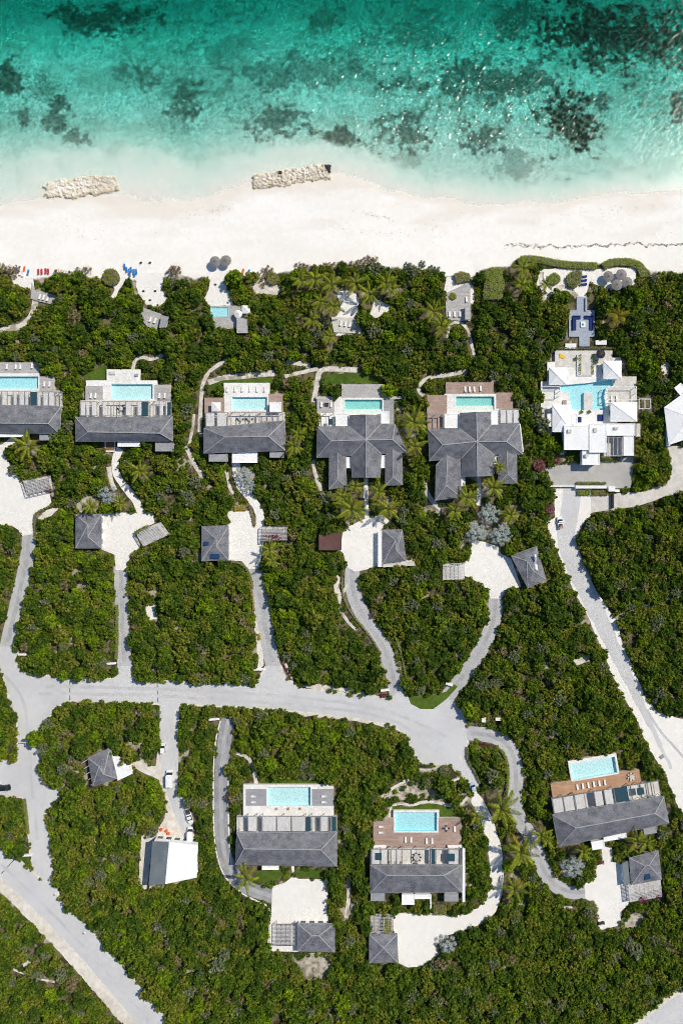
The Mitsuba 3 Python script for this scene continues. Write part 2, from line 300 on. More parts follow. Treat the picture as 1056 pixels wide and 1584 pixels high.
# ------------------------------------------------------------------ roads, drives, courts, paths
def lay(name, poly, mat, h, label, pad=0.0, worn=0.0, seed=1):
    if worn: poly = rough_edge(poly, worn, 0.35, seed)
    struct(name, sheet(poly, h), mat, label); keep_clear(poly, pad); return poly
road_sw = stroke([(-60, 1277), (-20, 1313), (45, 1372), (110, 1436), (172, 1505), (260, 1612)], 39)
lay('road_shoulder', stroke([(-60, 1292), (-20, 1328), (32, 1382), (95, 1446), (158, 1518), (240, 1612)], 42), 'shoulder_sand', 0.004, 'pale sandy shoulder of the diagonal road', worn=0.9)
west = smoothed([(-60, 1000), (12, 1000), (26, 1010), (30, 1035), (45, 1046), (110, 1049), (112, 1083), (92, 1090), (72, 1113), (58, 1140), (66, 1165), (62, 1190), (68, 1212), (100, 1227), (82, 1245), (68, 1260),
    (74, 1283), (82, 1330), (90, 1400), (50, 1340), (45, 1290), (36, 1232), (-60, 1232), (-60, 1177), (27, 1177), (28, 1107), (17, 1085), (8, 1050), (0, 1032), (-60, 1025)])
bulb = smoothed([(560, 1074), (600, 1082), (616, 1071), (628, 1073), (633, 1087), (650, 1096), (670, 1095), (690, 1078), (715, 1098), (722, 1118), (722, 1150), (718, 1160), (724, 1182), (740, 1210), (733, 1226), (722, 1205),
    (712, 1196), (700, 1184), (683, 1182), (662, 1184), (645, 1172), (630, 1140), (610, 1122), (560, 1113)])
main = unary_union([stroke([(90, 1066), (140, 1067), (200, 1069), (300, 1073), (400, 1077), (480, 1085), (560, 1094), (620, 1104), (660, 1128)], 34), west, bulb, road_sw,
    smoothed([(395, 1062), (404, 1050), (412, 1030), (432, 1030), (440, 1048), (455, 1062), (470, 1080), (390, 1076)]), smoothed([(170, 1054), (182, 1046), (186, 1030), (202, 1030), (207, 1044), (218, 1053), (214, 1066), (170, 1066)])])
main = rough_edge(main, 0.22, 0.4, 3)
struct('road_verge', sheet(rough_edge(main.buffer(0.7), .8, .5, 12), 0.0035), 'shoulder_sand', 'pale sandy verge along the estate road')
MAIN = struct('main_road', sheet(main, 0.012), 'road_concrete', 'pale grey concrete estate road'); keep_clear(main)
for x0, y0, x1, y1 in ((108, 1050, 108, 1084), (243, 1055, 244, 1086), (28, 1150, 60, 1152), (2, 1352, 22, 1330)):
    part(MAIN, 'joint', sheet(stroke([(x0, y0), (x1, y1)], 1.1), 0.016), 'dark_stuff')
lay('side_road', rough_edge(smoothed([(247, 1080), (278, 1086), (276, 1150), (275, 1215), (288, 1240), (298, 1270), (302, 1304), (286, 1304), (278, 1280), (268, 1255), (258, 1225), (250, 1190), (247, 1150)]), .25, .4, 4), 'road_concrete', 0.010, 'straight side road leading to the warehouse')
lay('warehouse_yard', smoothed([(246, 1150), (252, 1190), (262, 1230), (272, 1262), (288, 1304), (304, 1312), (236, 1306), (226, 1380), (214, 1366), (217, 1320), (220, 1288), (240, 1290), (255, 1265), (258, 1240), (246, 1207), (215, 1192), (200, 1184), (206, 1178), (240, 1186)]), 'shoulder_sand', 0.006, 'sandy yard beside the warehouse', worn=0.5, seed=5)
DR = [('driveway', 'grey driveway of the first villa from the left', [(46, 818), (43, 862), (34, 900), (25, 940), (16, 975), (8, 1012)], 22, 'drive_concrete'),
      ('driveway', 'narrow grey driveway of the second villa from the left', [(187, 876), (189, 950), (191, 1000), (194, 1052)], 22, 'drive_concrete'),
      ('driveway', 'grey driveway of the third villa from the left', [(390, 872), (398, 905), (406, 945), (413, 985), (422, 1030), (430, 1062)], 23, 'drive_concrete'),
      ('driveway', 'curved grey driveway of the fourth villa from the left', [(546, 874), (543, 900), (547, 922), (560, 952), (582, 982), (600, 1015), (609, 1050), (615, 1085)], 22, 'drive_concrete'),
      ('driveway', 'curved grey driveway of the fifth villa from the left', [(767, 918), (766, 950), (757, 980), (737, 1018), (712, 1052), (690, 1080), (668, 1104)], 22, 'drive_concrete'),
      ('driveway', 'winding grey driveway of the tilted villa', [(705, 1134), (745, 1135), (776, 1143), (794, 1166), (799, 1200), (794, 1235), (802, 1268), (818, 1288), (830, 1318), (842, 1352), (862, 1374), (885, 1381), (906, 1380)], 22, 'drive_concrete'),
      ('dark_driveway', 'dark textured driveway beside the lower left villa', [(353, 1112), (346, 1150), (342, 1200), (342, 1260), (344, 1310), (356, 1350), (380, 1374), (422, 1388)], 21, 'dark_drive')]
mottled('worn_concrete', (0.345, 0.345, 0.355), (0.43, 0.43, 0.44), 0.5)
mottled('worn_road', (0.47, 0.47, 0.478), (0.55, 0.55, 0.56), 0.4)
for nm, lb, pts, w, mt in DR:
    lay(nm, rough_edge(stroke(pts, w), 0.15, .4, 6), mt, 0.008, lb)
    struct('wheel_track', sheet(rough_edge(stroke(pts, w * .3), .35, .25, len(lb)).difference(main.buffer(1.5)), 0.0125), 'worn_concrete')
for pts in ([(70, 1062), (140, 1063), (200, 1065), (300, 1069), (400, 1073), (480, 1081), (560, 1091), (620, 1105), (690, 1140)], [(60, 1073), (200, 1075), (300, 1079), (480, 1092), (600, 1108), (650, 1140)], [(-20, 1318), (45, 1378), (110, 1443), (172, 1513), (230, 1580)], [(8, 1045), (38, 1080), (44, 1140), (48, 1200), (58, 1300)]):
    struct('wheel_track', sheet(rough_edge(stroke(pts, 5), .5, .2, len(pts)), 0.0165), 'worn_road')
for lb, pts in (('white kerb along the dark driveway', [(341, 1115), (332, 1150), (330, 1200), (330, 1260), (332, 1312), (345, 1356), (372, 1382), (400, 1396), (416, 1402), (418, 1420), (414, 1470)]), ('white kerb on the inner side of the dark driveway', [(353, 1190), (353, 1260), (355, 1310), (358, 1338)])):
    g = stroke(pts, 2.0); struct('kerb', extrude(g, 0, 0.14), 'terrace_white', lb); keep_clear(g)
COURTS = [('white gravel court of the first villa from the left', [(-60, 700), (0, 712), (10, 724), (32, 740), (40, 764), (76, 760), (80, 780), (56, 793), (54, 826), (33, 829), (29, 820), (18, 813), (-60, 812)]),
    ('white gravel court of the second villa from the left', [(157, 794), (170, 792), (213, 794), (236, 790), (239, 809), (208, 823), (218, 846), (205, 858), (197, 870), (195, 882), (179, 882), (177, 858), (157, 850)]),
    ('white gravel court of the third villa from the left', [(352, 791), (386, 790), (394, 812), (407, 811), (407, 842), (402, 870), (400, 880), (384, 880), (374, 868), (352, 867)]),
    ('white gravel court of the fourth villa from the left', [(530, 824), (540, 814), (560, 804), (575, 799), (592, 796), (602, 806), (586, 822), (586, 876), (558, 883), (548, 884), (536, 877), (531, 856), (526, 852)]),
    ('white gravel court of the fifth villa from the left', [(727, 842), (735, 836), (748, 838), (770, 846), (775, 857), (790, 864), (806, 908), (780, 913), (776, 926), (758, 926), (756, 913), (738, 900), (724, 893), (716, 890), (715, 873), (725, 863), (729, 855)]),
    ('white gravel court of the lower left villa', [(450, 1340), (453, 1356), (440, 1366), (421, 1372), (420, 1400), (416, 1472), (462, 1473), (462, 1430), (507, 1430), (507, 1361), (460, 1360), (455, 1354), (455, 1340)]),
    ('white gravel court and lane of the lower middle villa', [(608, 1415), (640, 1410), (655, 1412), (700, 1416), (738, 1406), (752, 1390), (757, 1372), (757, 1335), (752, 1300), (742, 1270), (728, 1240), (734, 1222), (746, 1236), (762, 1268), (775, 1310), (779, 1350), (776, 1385), (766, 1412), (745, 1430), (714, 1441), (690, 1448), (676, 1462), (680, 1476), (664, 1488), (650, 1496), (630, 1497), (616, 1490), (614, 1446), (608, 1442)]),
    ('white gravel court of the tilted villa', [(930, 1310), (946, 1310), (947, 1334), (964, 1334), (972, 1366), (973, 1400), (962, 1408), (958, 1432), (926, 1440), (922, 1402), (905, 1390), (904, 1366), (916, 1358), (919, 1341), (932, 1336)])]
for lb, pts in COURTS: lay('gravel_court', smoothed(pts, 0.8), 'gravel_white', 0.020, lb)
# the north-east track and the court in front of the white villa
ne = smoothed([(856, 752), (915, 752), (916, 794), (902, 812), (884, 842), (909, 895), (930, 925), (952, 960), (966, 1005), (984, 1047), (1000, 1085), (1018, 1102), (1120, 1130), (1120, 1330), (1054, 1262), (1035, 1216), (1022, 1190), (1002, 1155), (982, 1110), (953, 1060), (926, 992), (902, 940), (876, 893), (862, 855), (846, 820), (846, 806), (858, 800)])
lay('track_shoulder', rough_edge(ne, .7, .4, 8), 'gravel_white', 0.006, 'white sandy ground of the track')
lay('track', rough_edge(unary_union([stroke([(886, 745), (880, 800), (872, 830), (892, 885), (910, 920)], 28)] + [stroke([(905 + 16.2 * i, 910 + 34 * i), (924 + 16.2 * i, 950 + 34 * i)], 27 - 3.2 * i, 1) for i in range(8)]), .4, .3, 9), 'road_concrete', 0.012, 'pale worn track running down to the right edge', worn=0)
struct('track', sheet(rough_edge(stroke([(1000, 1098), (1012, 1120), (1045, 1160), (1120, 1235)], 4), .4, .3, 2), 0.016), 'worn_road', 'grey tyre line on the white clearing'); keep_clear(ne)
lay('forecourt', smoothed([(841, 722), (905, 716), (938, 712), (980, 704), (978, 740), (975, 755), (856, 756), (850, 738)], .6), 'court_concrete', 0.014, 'stained grey concrete forecourt of the white villa')
lay('lane', smoothed([(913, 766), (1000, 760), (1036, 742), (1032, 690), (1120, 690), (1120, 745), (1056, 760), (985, 783), (914, 793)], .6), 'terrace_stone', 0.010, 'pale stone lane leading to the villa on the right edge')
lay('clearing', smoothed([(966, 1600), (990, 1572), (1008, 1562), (1031, 1540), (1062, 1526), (1140, 1510), (1140, 1700), (966, 1700)]), 'shoulder_sand', 0.006, 'pale sandy rim of the clearing in the lower right corner', worn=.6)
lay('clearing', rough_edge(smoothed([(978, 1600), (1000, 1575), (1020, 1560), (1040, 1545), (1070, 1533), (1140, 1520), (1140, 1700), (978, 1700)]), .4, .3, 5), 'road_concrete', 0.011, 'pale grey clearing in the lower right corner')
PATHS = [([(-10, 517), (10, 507), (33, 506), (50, 488), (55, 470), (54, 450)], 8), ([(205, 574), (208, 557), (220, 551), (233, 557), (252, 549)], 4.5), ([(308, 668), (310, 637), (313, 590), (327, 570), (352, 556)], 5),
    ([(322, 592), (345, 584), (380, 581), (424, 577)], 8), ([(440, 582), (470, 575), (492, 570)], 5), ([(485, 622), (491, 590), (494, 572), (507, 570), (552, 572)], 7), ([(657, 614), (646, 604), (651, 591), (666, 583), (698, 579), (722, 574)], 5),
    ([(186, 694), (178, 710), (178, 732), (195, 756), (212, 776), (218, 793)], 9), ([(168, 722), (172, 745), (178, 758)], 6), ([(364, 712), (368, 748), (386, 768), (402, 790), (402, 815)], 10), ([(350, 730), (356, 758), (362, 765)], 4),
    ([(288, 690), (297, 712), (308, 730), (315, 738)], 6), ([(300, 640), (298, 665), (292, 690)], 4), ([(484, 712), (488, 738), (498, 760)], 5), ([(566, 740), (566, 770), (567, 802)], 5), ([(740, 738), (741, 756), (740, 782)], 5),
    ([(655, 745), (664, 772), (682, 788)], 6), ([(365, 1165), (385, 1172), (394, 1190), (397, 1226)], 5), ([(602, 1272), (604, 1248), (618, 1242), (636, 1247), (655, 1240), (682, 1242), (695, 1248), (712, 1246), (724, 1232)], 4),
    ([(590, 1232), (610, 1218), (632, 1206)], 4), ([(648, 1190), (664, 1192), (690, 1182)], 3), ([(538, 905), (524, 925), (526, 945), (540, 965), (552, 975)], 4), ([(0, 696), (14, 686), (24, 676)], 8), ([(-2, 688), (0, 705), (12, 722)], 9),
    ([(538, 1355), (540, 1385), (535, 1420)], 5), ([(836, 462), (852, 455), (868, 440), (885, 452), (896, 462)], 6), ([(838, 420), (836, 440), (842, 450)], 6), ([(692, 522), (694, 500), (712, 497), (724, 510), (728, 530), (735, 555)], 4), ([(20, 1500), (60, 1515), (85, 1520)], 3),
    ([(888, 1026), (910, 1018)], 9), ([(862, 1403), (885, 1404)], 2.5)]
for i, (pts, w) in enumerate(PATHS):
    big = i in (7, 9, 14, 15, 22, 23); lay('path', rough_edge(stroke(pts, w * (1.25 if big else 1.15)), 0.25, .5, i), 'gravel_white' if big else 'path_pale', 0.024 + 0.0008 * (i % 5), None, pad=.5)
CLEAR = [[(212, 422), (250, 422), (252, 448), (258, 462), (246, 476), (226, 470), (214, 455), (210, 438)], [(320, 422), (356, 420), (348, 435), (356, 455), (362, 472), (326, 474), (316, 462), (324, 440)], [(520, 450), (545, 448), (556, 462), (552, 492), (560, 515), (520, 520), (515, 495), (528, 478)],
    [(580, 462), (605, 472), (600, 486), (582, 492), (572, 486)], [(690, 428), (730, 428), (735, 460), (732, 470), (690, 470), (686, 450)], [(835, 415), (925, 416), (984, 412), (982, 440), (945, 450), (912, 436), (905, 462), (888, 462), (888, 448), (850, 455), (830, 440)],
    [(226, 932), (242, 934), (244, 958), (232, 960), (225, 948)], [(20, 425), (52, 432), (54, 452), (40, 446), (18, 438)], [(160, 428), (195, 422), (190, 440), (178, 460), (170, 462), (178, 445)], [(125, 762), (150, 768), (152, 790), (118, 795), (112, 784)], [(452, 1476), (510, 1474), (516, 1500), (500, 1520), (470, 1522), (455, 1500)],
    [(970, 1405), (1000, 1402), (1002, 1420), (985, 1440), (958, 1440), (964, 1420)], [(590, 1240), (600, 1225), (640, 1206), (690, 1225), (680, 1240), (640, 1236)], [(205, 1185), (215, 1175), (245, 1190), (240, 1200)], [(448, 1098), (510, 1102), (560, 1112), (610, 1124), (624, 1132), (600, 1126), (530, 1112), (470, 1108)],
    [(455, 1062), (500, 1058), (545, 1066), (596, 1078), (560, 1074), (500, 1068)], [(392, 940), (398, 930), (404, 985), (408, 1030), (400, 1040)], [(435, 1020), (428, 1000), (440, 1022), (453, 1050), (450, 1060)], [(386, 440), (400, 428), (440, 445), (430, 455), (400, 455)], [(100, 780), (70, 790), (56, 802), (70, 806)], [(1022, 560), (1034, 562), (1036, 578), (1026, 580)], [(480, 570), (440, 562), (444, 555), (480, 562)],
    [(640, 770), (655, 775), (690, 790), (680, 800), (650, 790)], [(520, 885), (525, 895), (527, 930), (519, 925), (517, 900)], [(34, 1489), (50, 1484), (47, 1495), (37, 1498)], [(590, 862), (640, 866), (642, 874), (590, 878)]]
for i, pts in enumerate(CLEAR): lay('sand_clearing', smoothed(pts, .8), 'rubble' if i in (9, 10, 11, 12, 22) else 'gravel_white' if i < 9 else 'shoulder_sand', 0.003, None, worn=.6 if i < 9 else 1.1, seed=20 + i, pad=-1.5 if i in (9, 10, 11, 12, 22) else 0)
for lb, pts in (('mown green lawn on the road corner', [(629, 1073), (641, 1077), (660, 1078), (690, 1070), (700, 1058), (708, 1062), (690, 1082), (670, 1097), (650, 1097), (635, 1089)]), ('strip of lawn above the pool of the lower middle villa', [(606, 1247), (636, 1250), (660, 1243), (700, 1250), (708, 1264), (680, 1264), (680, 1255), (606, 1256)]),
        ('lawn beside the third villa pool', [(322, 596), (345, 588), (420, 584), (424, 606), (346, 592), (325, 612)]), ('lawn in front of the lower left villa', [(456, 1345), (505, 1345), (505, 1358), (462, 1358)]), ('lawn left of the lower left villa entrance', [(395, 1348), (438, 1345), (440, 1354), (420, 1366), (398, 1366)]), ('lawn above the pool of the lower left villa', [(405, 1205), (490, 1205), (490, 1214), (405, 1214)]),
        ('lawn above the fourth court', [(552, 576), (590, 585), (588, 592), (500, 594), (500, 580)]), ('lawn behind the second villa pool', [(130, 580), (168, 560), (164, 588), (132, 588)]), ('round lawn by the entrance gate sign', [(36, 1318), (49, 1326), (46, 1334), (38, 1336), (30, 1328)])):
    lay('lawn', smoothed(pts, .6), 'lawn_grass', 0.030, lb)

# ------------------------------------------------------------------ buildings
TER, EAVE, RIDGE, PERG = 1.3, 4.4, 8.1, 4.05
def roof(holder, V, faces, caps=(), mat='shingle', name='roof', thick=0.28, capmat='ridge', capw=0.26):
    P = {k: np.array(P3(*v)) for k, v in V.items()}
    vs, fs, edges = [], [], {}
    for f in faces:
        q = [P[k] for k in f]; n = sum(np.cross(q[i] - q[0], q[i + 1] - q[0]) for i in range(1, len(q) - 1))
        if n[2] < 0: f = f[::-1]; q = q[::-1]
        at = len(vs); vs += q; fs += [[at, at + i, at + i + 1] for i in range(1, len(q) - 1)]
        for a, b in zip(f, f[1:] + f[:1]):
            if (b, a) in edges: edges.pop((b, a))
            else: edges[(a, b)] = 1
    top = list(fs)
    for t in top:                                        # underside
        at = len(vs); vs += [vs[i] - [0, 0, thick] for i in t]; fs.append([at, at + 2, at + 1])
    for a, b in edges:                                   # fascia
        at = len(vs); d = np.array([0, 0, thick]); vs += [P[a], P[b], P[b] - d, P[a] - d]; fs += [[at, at + 2, at + 1], [at, at + 3, at + 2]]
    k = part(holder, name, trimesh.Trimesh(np.array(vs), np.array(fs), process=False), mat)
    for a, b in caps: part(k, 'ridge_cap', bar(P[a], P[b], capw, 0.12, 0.05), capmat)
    for a, b in edges:
        if abs(P[a][2] - P[b][2]) < 0.3 and np.linalg.norm(P[a] - P[b]) > 2: part(k, 'fascia', bar(P[a], P[b], 0.10, 0.26, -0.16), capmat)
    return k
def hip(holder, c, r, eave=EAVE, ridge=RIDGE, **kw):
    V = {n: (*p, eave) for n, p in zip('abcd', c)}; V['e'] = (*r[0], ridge)
    if len(r) == 1: return roof(holder, V, [['a', 'b', 'e'], ['b', 'c', 'e'], ['c', 'd', 'e'], ['d', 'a', 'e']], [(x, 'e') for x in 'abcd'], **kw)
    V['f'] = (*r[1], ridge)
    return roof(holder, V, [['a', 'b', 'f', 'e'], ['b', 'c', 'f'], ['c', 'd', 'e', 'f'], ['d', 'a', 'e']], [('a', 'e'), ('d', 'e'), ('b', 'f'), ('c', 'f'), ('e', 'f')], **kw)
def walls(holder, pts, h0, h1, inset=0.6, name='wall', mat='stucco', openings=True):
    p = PG(pts, h1).buffer(-inset, join_style=2); part(holder, name, extrude(p, h0, h1), mat)
    if not openings: return
    c = np.array(p.exterior.coords)
    for a, b in zip(c[:-1], c[1:]):
        L = np.linalg.norm(b - a); d = (b - a) / max(L, 1e-6); n = np.array([d[1], -d[0]])
        if not p.buffer(0.05).contains(Point(*(0.5 * (a + b) - n * 0.3))): n = -n
        for i in range(min(5, int(L // 3.2))):
            m = a + d * (i + 0.5) * L / max(1, min(5, int(L // 3.2))) + n * 0.02
            g = box([m[0], m[1], LAND + h0 + 1.25], [2.0, 0.07, 2.1], math.atan2(d[1], d[0])); part(holder, 'window', g, 'window_glass')
def flat(holder, pts, h, mat='roof_white', name='flat_roof', base=0.0, lip=0.16, label=None):
    p = PG(pts, h); k = part(holder, name, extrude(p, h - 0.3, h), mat, label=label)
    ring = p.difference(p.buffer(-0.28, join_style=2))
    if ring.area > 0.5 and lip: part(k, 'parapet', extrude(ring, h, h + lip), mat if mat != 'shingle' else 'ridge')
    q = p.buffer(-0.35, join_style=2)
    if q.area > 1: part(holder, 'wall', extrude(q, base, h - 0.3), 'stucco')
    keep_clear(PG(pts), 0.3); return k
def pergola(holder, x0, y0, x1, y1, h=PERG, base=TER, step=9.0, slats=0.45, beam='timber_beam', vertical=True, every=0.55):
    """rails, cross beams (each a part), posts, and fine slats"""
    a, b = (x0, x1) if vertical else (y0, y1)
    for t in np.arange(a, b + 0.1, (b - a) / max(1, round((b - a) / step))):
        p, q = ((t, y0), (t, y1)) if vertical else ((x0, t), (x1, t))
        part(holder, 'beam', bar(P3(*p, h), P3(*q, h), 0.20, 0.26), beam)
    for s in (y0, y1) if vertical else (x0, x1):
        p, q = ((x0, s), (x1, s)) if vertical else ((s, y0), (s, y1))
        part(holder, 'rail', bar(P3(*p, h - 0.27), P3(*q, h - 0.27), 0.22, 0.26), beam)
        for t in (0.01, 0.5, 0.99):
            c = P3(p[0] + (q[0] - p[0]) * t, p[1] + (q[1] - p[1]) * t, h)
            part(holder, 'post', box([c[0], c[1], LAND + (base + h - 0.4) / 2], [0.18, 0.18, h - 0.4 - base]), beam)
    ts = np.arange(a, b + 0.1, (b - a) / max(1, round((b - a) / step))); r = np.random.default_rng(int(a * 7 + y0) + 5000)
    for t0, t1 in zip(ts[:-1], ts[1:]):
        if r.random() > slats * 1.05: continue
        q0, q1 = t0 + 1.1, t1 - 1.1 - (2.2 if r.random() < .35 else 0)
        q = RECT(q0, y0 + 1, q1, y1 - 1) if vertical else RECT(x0 + 1, q0, x1 - 1, q1)
        part(holder, 'shade_panel', slab(q, h + 0.02, h + 0.07), 'panel_pale')
def swimming_pool(label, pts, cop=0.55, liner='pool_liner', shelf=None, h=TER):
    k = thing('swimming_pool', label, 'swimming pool'); p = PG(pts, h)
    floor_ = extrude(p.buffer(0.1, join_style=2), 0.05, 0.12); sides = extrude(p.buffer(0.12, join_style=2).difference(p), 0.05, h - 0.02)
    part(k, 'basin', cat(floor_, sides), liner)
    part(k, 'coping', extrude(p.buffer(cop, join_style=2).difference(p), h, h + 0.07), 'terrace_white')
    if shelf: part(k, 'shelf', extrude(PG(shelf, h).buffer(-0.05, join_style=2), 0.12, h - 0.45), 'pool_shelf')
    w = extrude(p.buffer(0.06, join_style=2), 0.03, h - 0.12); part(k, 'water', w, 'pool_skin')
    keep_clear(PG(pts), 0.6); return p.buffer(0.12, join_style=2)
def terrace(holder, decks, hole, base_pts=()):
    """decks: (points, material, name, label); a stone base under them, then the thin floors on top, each butted against the ones before"""
    polys = [PG(d[0], TER) for d in decks]; base = unary_union(polys + [PG(b, TER) for b in base_pts])
    for q in hole: base = base.difference(q)
    part(holder, 'base', extrude(base, 0.0, TER - 0.06), 'terrace_stone'); keep_clear(base, 0.25)
    used = unary_union(hole) if hole else Polygon()
    for p, (pts, mat, nm, lb) in zip(polys, decks):
        q = p.difference(used).buffer(-0.01)
        if q.area > 0.3: part(holder, nm, extrude(q, TER - 0.06, TER), mat, label=lb)
        used = used.union(p)

# loungers, chairs, tables, parasols: one of each, then copies
def group(name, **parts):
    scene[name] = {'type': 'shapegroup', **{k: mikit.ply(m, mat, smooth=s) for k, (m, mat, s) in parts.items()}}
def copy(key, grp, x, y, z, rz=0.0, s=1.0, tilt=None):
    M = T().translate([x, y, z]).rotate([0, 0, 1], rz)
    if tilt: M = M.rotate(*tilt)
    scene[key] = {'type': 'instance', 'to_world': M.scale(s if isinstance(s, (list, tuple)) else [s, s, s]), 'g': {'type': 'ref', 'id': grp}}
def lounger_mesh():
    fr = [box([0, sy * 0.33, 0.27], [2.0, 0.06, 0.07]) for sy in (-1, 1)] + [box([sx, sy * 0.31, 0.13], [0.07, 0.07, 0.26]) for sx in (-0.9, 0.75) for sy in (-1, 1)] + [box([sx, 0, 0.27], [0.06, 0.6, 0.05]) for sx in (-0.98, 0.2, 0.98)]
    back = trimesh.creation.box([0.78, 0.68, 0.11]); back.apply_transform(trimesh.transformations.rotation_matrix(0.55, [0, 1, 0])); back.apply_translation([-0.68, 0, 0.52])
    return cat(fr), cat(box([0.35, 0, 0.36], [1.35, 0.68, 0.12]), back)
LF, LC = lounger_mesh()
for nm, mt in (('white', 'white_fabric'), ('blue', 'blue_fabric'), ('red', 'red_fabric'), ('navy', 'navy_fabric'), ('orange', 'orange_plastic'), ('brown', 'deck_brown')): group('lounger_' + nm, frame=(LF, 'timber_grey', False), cushion=(LC, mt, False))
ORD = ['first', 'second', 'third', 'fourth', 'fifth', 'sixth', 'seventh', 'eighth']
def loungers(spots, rz, where, h=TER, col='white', along='from the left', grp=None, scale=1.0):
    for i, (px, py) in enumerate(spots):
        lab = f'{col} sun lounger {where}' if len(spots) == 1 else f'{col} lounger {where}, {ORD[i]} {along}'
        k = thing('sun_lounger', lab, 'sun lounger', grp); x, y = W(px, py, h); copy(k, 'lounger_' + col, x, y, LAND + h, rz, scale)
def parasol(px, py, h, label, col='thatch', r=2.0, square=False):
    k = thing('parasol', label, 'parasol', None); x, y = W(px, py, h + 2.6); z = LAND + h
    n = 4 if square else 12
    a = np.arange(n) * 2 * np.pi / n + (np.pi / 4 if square else 0)
    ring = np.column_stack([np.cos(a) * r, np.sin(a) * r, np.full(n, 2.35) - (0 if square else 0.08 * (np.arange(n) % 2))])
    mid = np.column_stack([np.cos(a) * r * 0.5, np.sin(a) * r * 0.5, np.full(n, 2.68)])
    V = np.vstack([ring, mid, [[0, 0, 2.98]]]) + [x, y, z]; j = np.arange(n); j2 = (j + 1) % n
    F = np.vstack([np.stack([j, j2, n + j2], -1), np.stack([j, n + j2, n + j], -1), np.stack([n + j, n + j2, np.full(n, 2 * n)], -1)])
    part(k, 'canopy', trimesh.Trimesh(V, F, process=False), col)
    for i in range(n): part(k, 'rib', bar(V[i], V[2 * n], 0.06, 0.06, 0.02), 'timber_dark' if col != 'white_fabric' else 'timber_grey')
    part(k, 'pole', tube([[x, y, z], [x, y, z + 1.5], [x, y, z + 3.1]], 0.05), 'timber_grey')
    part(k, 'base', box([x, y, z + 0.06], [0.6, 0.6, 0.12]), 'grey_metal')
def dining(px, py, h, label, r=0.9, chairs=6, top='timber_grey', seat='dark_stuff', rz=0.0):
    k = thing('outdoor_table', label, 'table'); x, y = W(px, py, h); z = LAND + h
    t = trimesh.creation.cylinder(r, 0.06, sections=20); t.apply_translation([x, y, z + 0.74]); part(k, 'table_top', t, top)
    t = trimesh.creation.cylinder(0.1, 0.7, sections=8); t.apply_translation([x, y, z + 0.36]); part(k, 'pedestal', t, 'grey_metal')
    for i in range(chairs):
        a = rz + i * 2 * math.pi / chairs; cx, cy = x + (r + 0.42) * math.cos(a), y + (r + 0.42) * math.sin(a)
        c = thing('outdoor_chair', f'{ "dark" if seat == "dark_stuff" else "white"} chair at the {label}, {ORD[i]} anticlockwise', 'chair', f'chairs around the {label}')
        part(c, 'seat', box([cx, cy, z + 0.44], [0.5, 0.5, 0.08], a), seat); part(c, 'backrest', box([cx + 0.24 * math.cos(a), cy + 0.24 * math.sin(a), z + 0.7], [0.06, 0.5, 0.5], a), seat)
        part(c, 'legs', cat([box([cx + u * 0.2, cy + v * 0.2, z + 0.2], [0.05, 0.05, 0.4]) for u in (-1, 1) for v in (-1, 1)]), 'grey_metal')
def sofa(px, py, h, w, d, label, mat='navy_fabric', back='n'):
    k = thing('outdoor_sofa', label, 'sofa'); x, y = W(px, py, h); z = LAND + h; w, d = w / S, d / S
    part(k, 'seat', box([x, y, z + 0.22], [w, d, 0.44]), mat)
    o = {'n': (0, d / 2 - 0.12, w, 0.24), 's': (0, -d / 2 + 0.12, w, 0.24), 'w': (-w / 2 + 0.12, 0, 0.24, d), 'e': (w / 2 - 0.12, 0, 0.24, d)}[back]
    part(k, 'backrest', box([x + o[0], y + o[1], z + 0.60], [o[2], o[3], 0.32]), mat)

def terrace_villa(label, corners, ridge, hole_pool, decks, pergolas, canopies=(), greys=(), eave=EAVE, rdg=RIDGE):
    v = thing('terrace_villa', label, 'villa')
    hip(v, corners, ridge, eave, rdg); walls(v, corners, 0.0, eave - 0.05)
    terrace(v, decks, [hole_pool] if hole_pool is not None else [], [])
    for p in pergolas: pergola(v, *p[:4], **(p[4] if len(p) > 4 else {}))
    for c in canopies: flat(v, RECT(*c[:4]), c[4] if len(c) > 4 else 3.2, 'roof_white', 'canopy')
    for c in greys: flat(v, RECT(*c), 3.4, 'deck_slate', 'side_roof', lip=0.1)
    keep_clear(PG(corners), 0.5); return v
def glassroof(v, x0, y0, x1, y1, h=PERG + 0.2):
    part(v, 'glass_panel', slab(RECT(x0, y0, x1, y1), h, h + 0.04), 'smoked_glass')

# A, the villa cut by the left edge
pA = swimming_pool('long turquoise pool cut by the left edge of the photo', RECT(-40, 582, 59, 601))
v = terrace_villa('long grey hip-roofed villa cut by the left edge of the photo', [(-70, 626), (95, 628), (92, 671), (-70, 667)], [(-50, 654), (75, 655)], pA,
    [(RECT(-70, 560, 61, 577), 'deck_grey', 'deck', 'weathered grey loungers deck'), (RECT(61, 582, 84, 606), 'deck_grey', 'deck', None), (RECT(-70, 577, 61, 607), 'terrace_white', 'terrace', None), (RECT(-70, 604, 96, 630), 'terrace_stone', 'deck', None)],
    [(-60, 605, 47, 627, {'slats': 0.62}), (57, 606, 84, 628, {'slats': 0.85}), (84, 606, 96, 629, {'slats': 0.0, 'step': 5})], [(-60, 665, 40, 676)], [(61, 669, 85, 681)])
glassroof(v, 47, 606, 57, 626)
for i in range(9): part(v, 'skylight', bar(P3(26 + i * 6, 659.5, 5.75), P3(31 + i * 6, 659.5, 5.75), 1.5, 0.16), 'solar')
loungers([(11, 567), (25, 567), (32, 567), (50, 566)], 90, 'on the grey deck above the leftmost pool'); loungers([(69, 594), (77, 594)], 90, 'on the deck right of the leftmost pool')
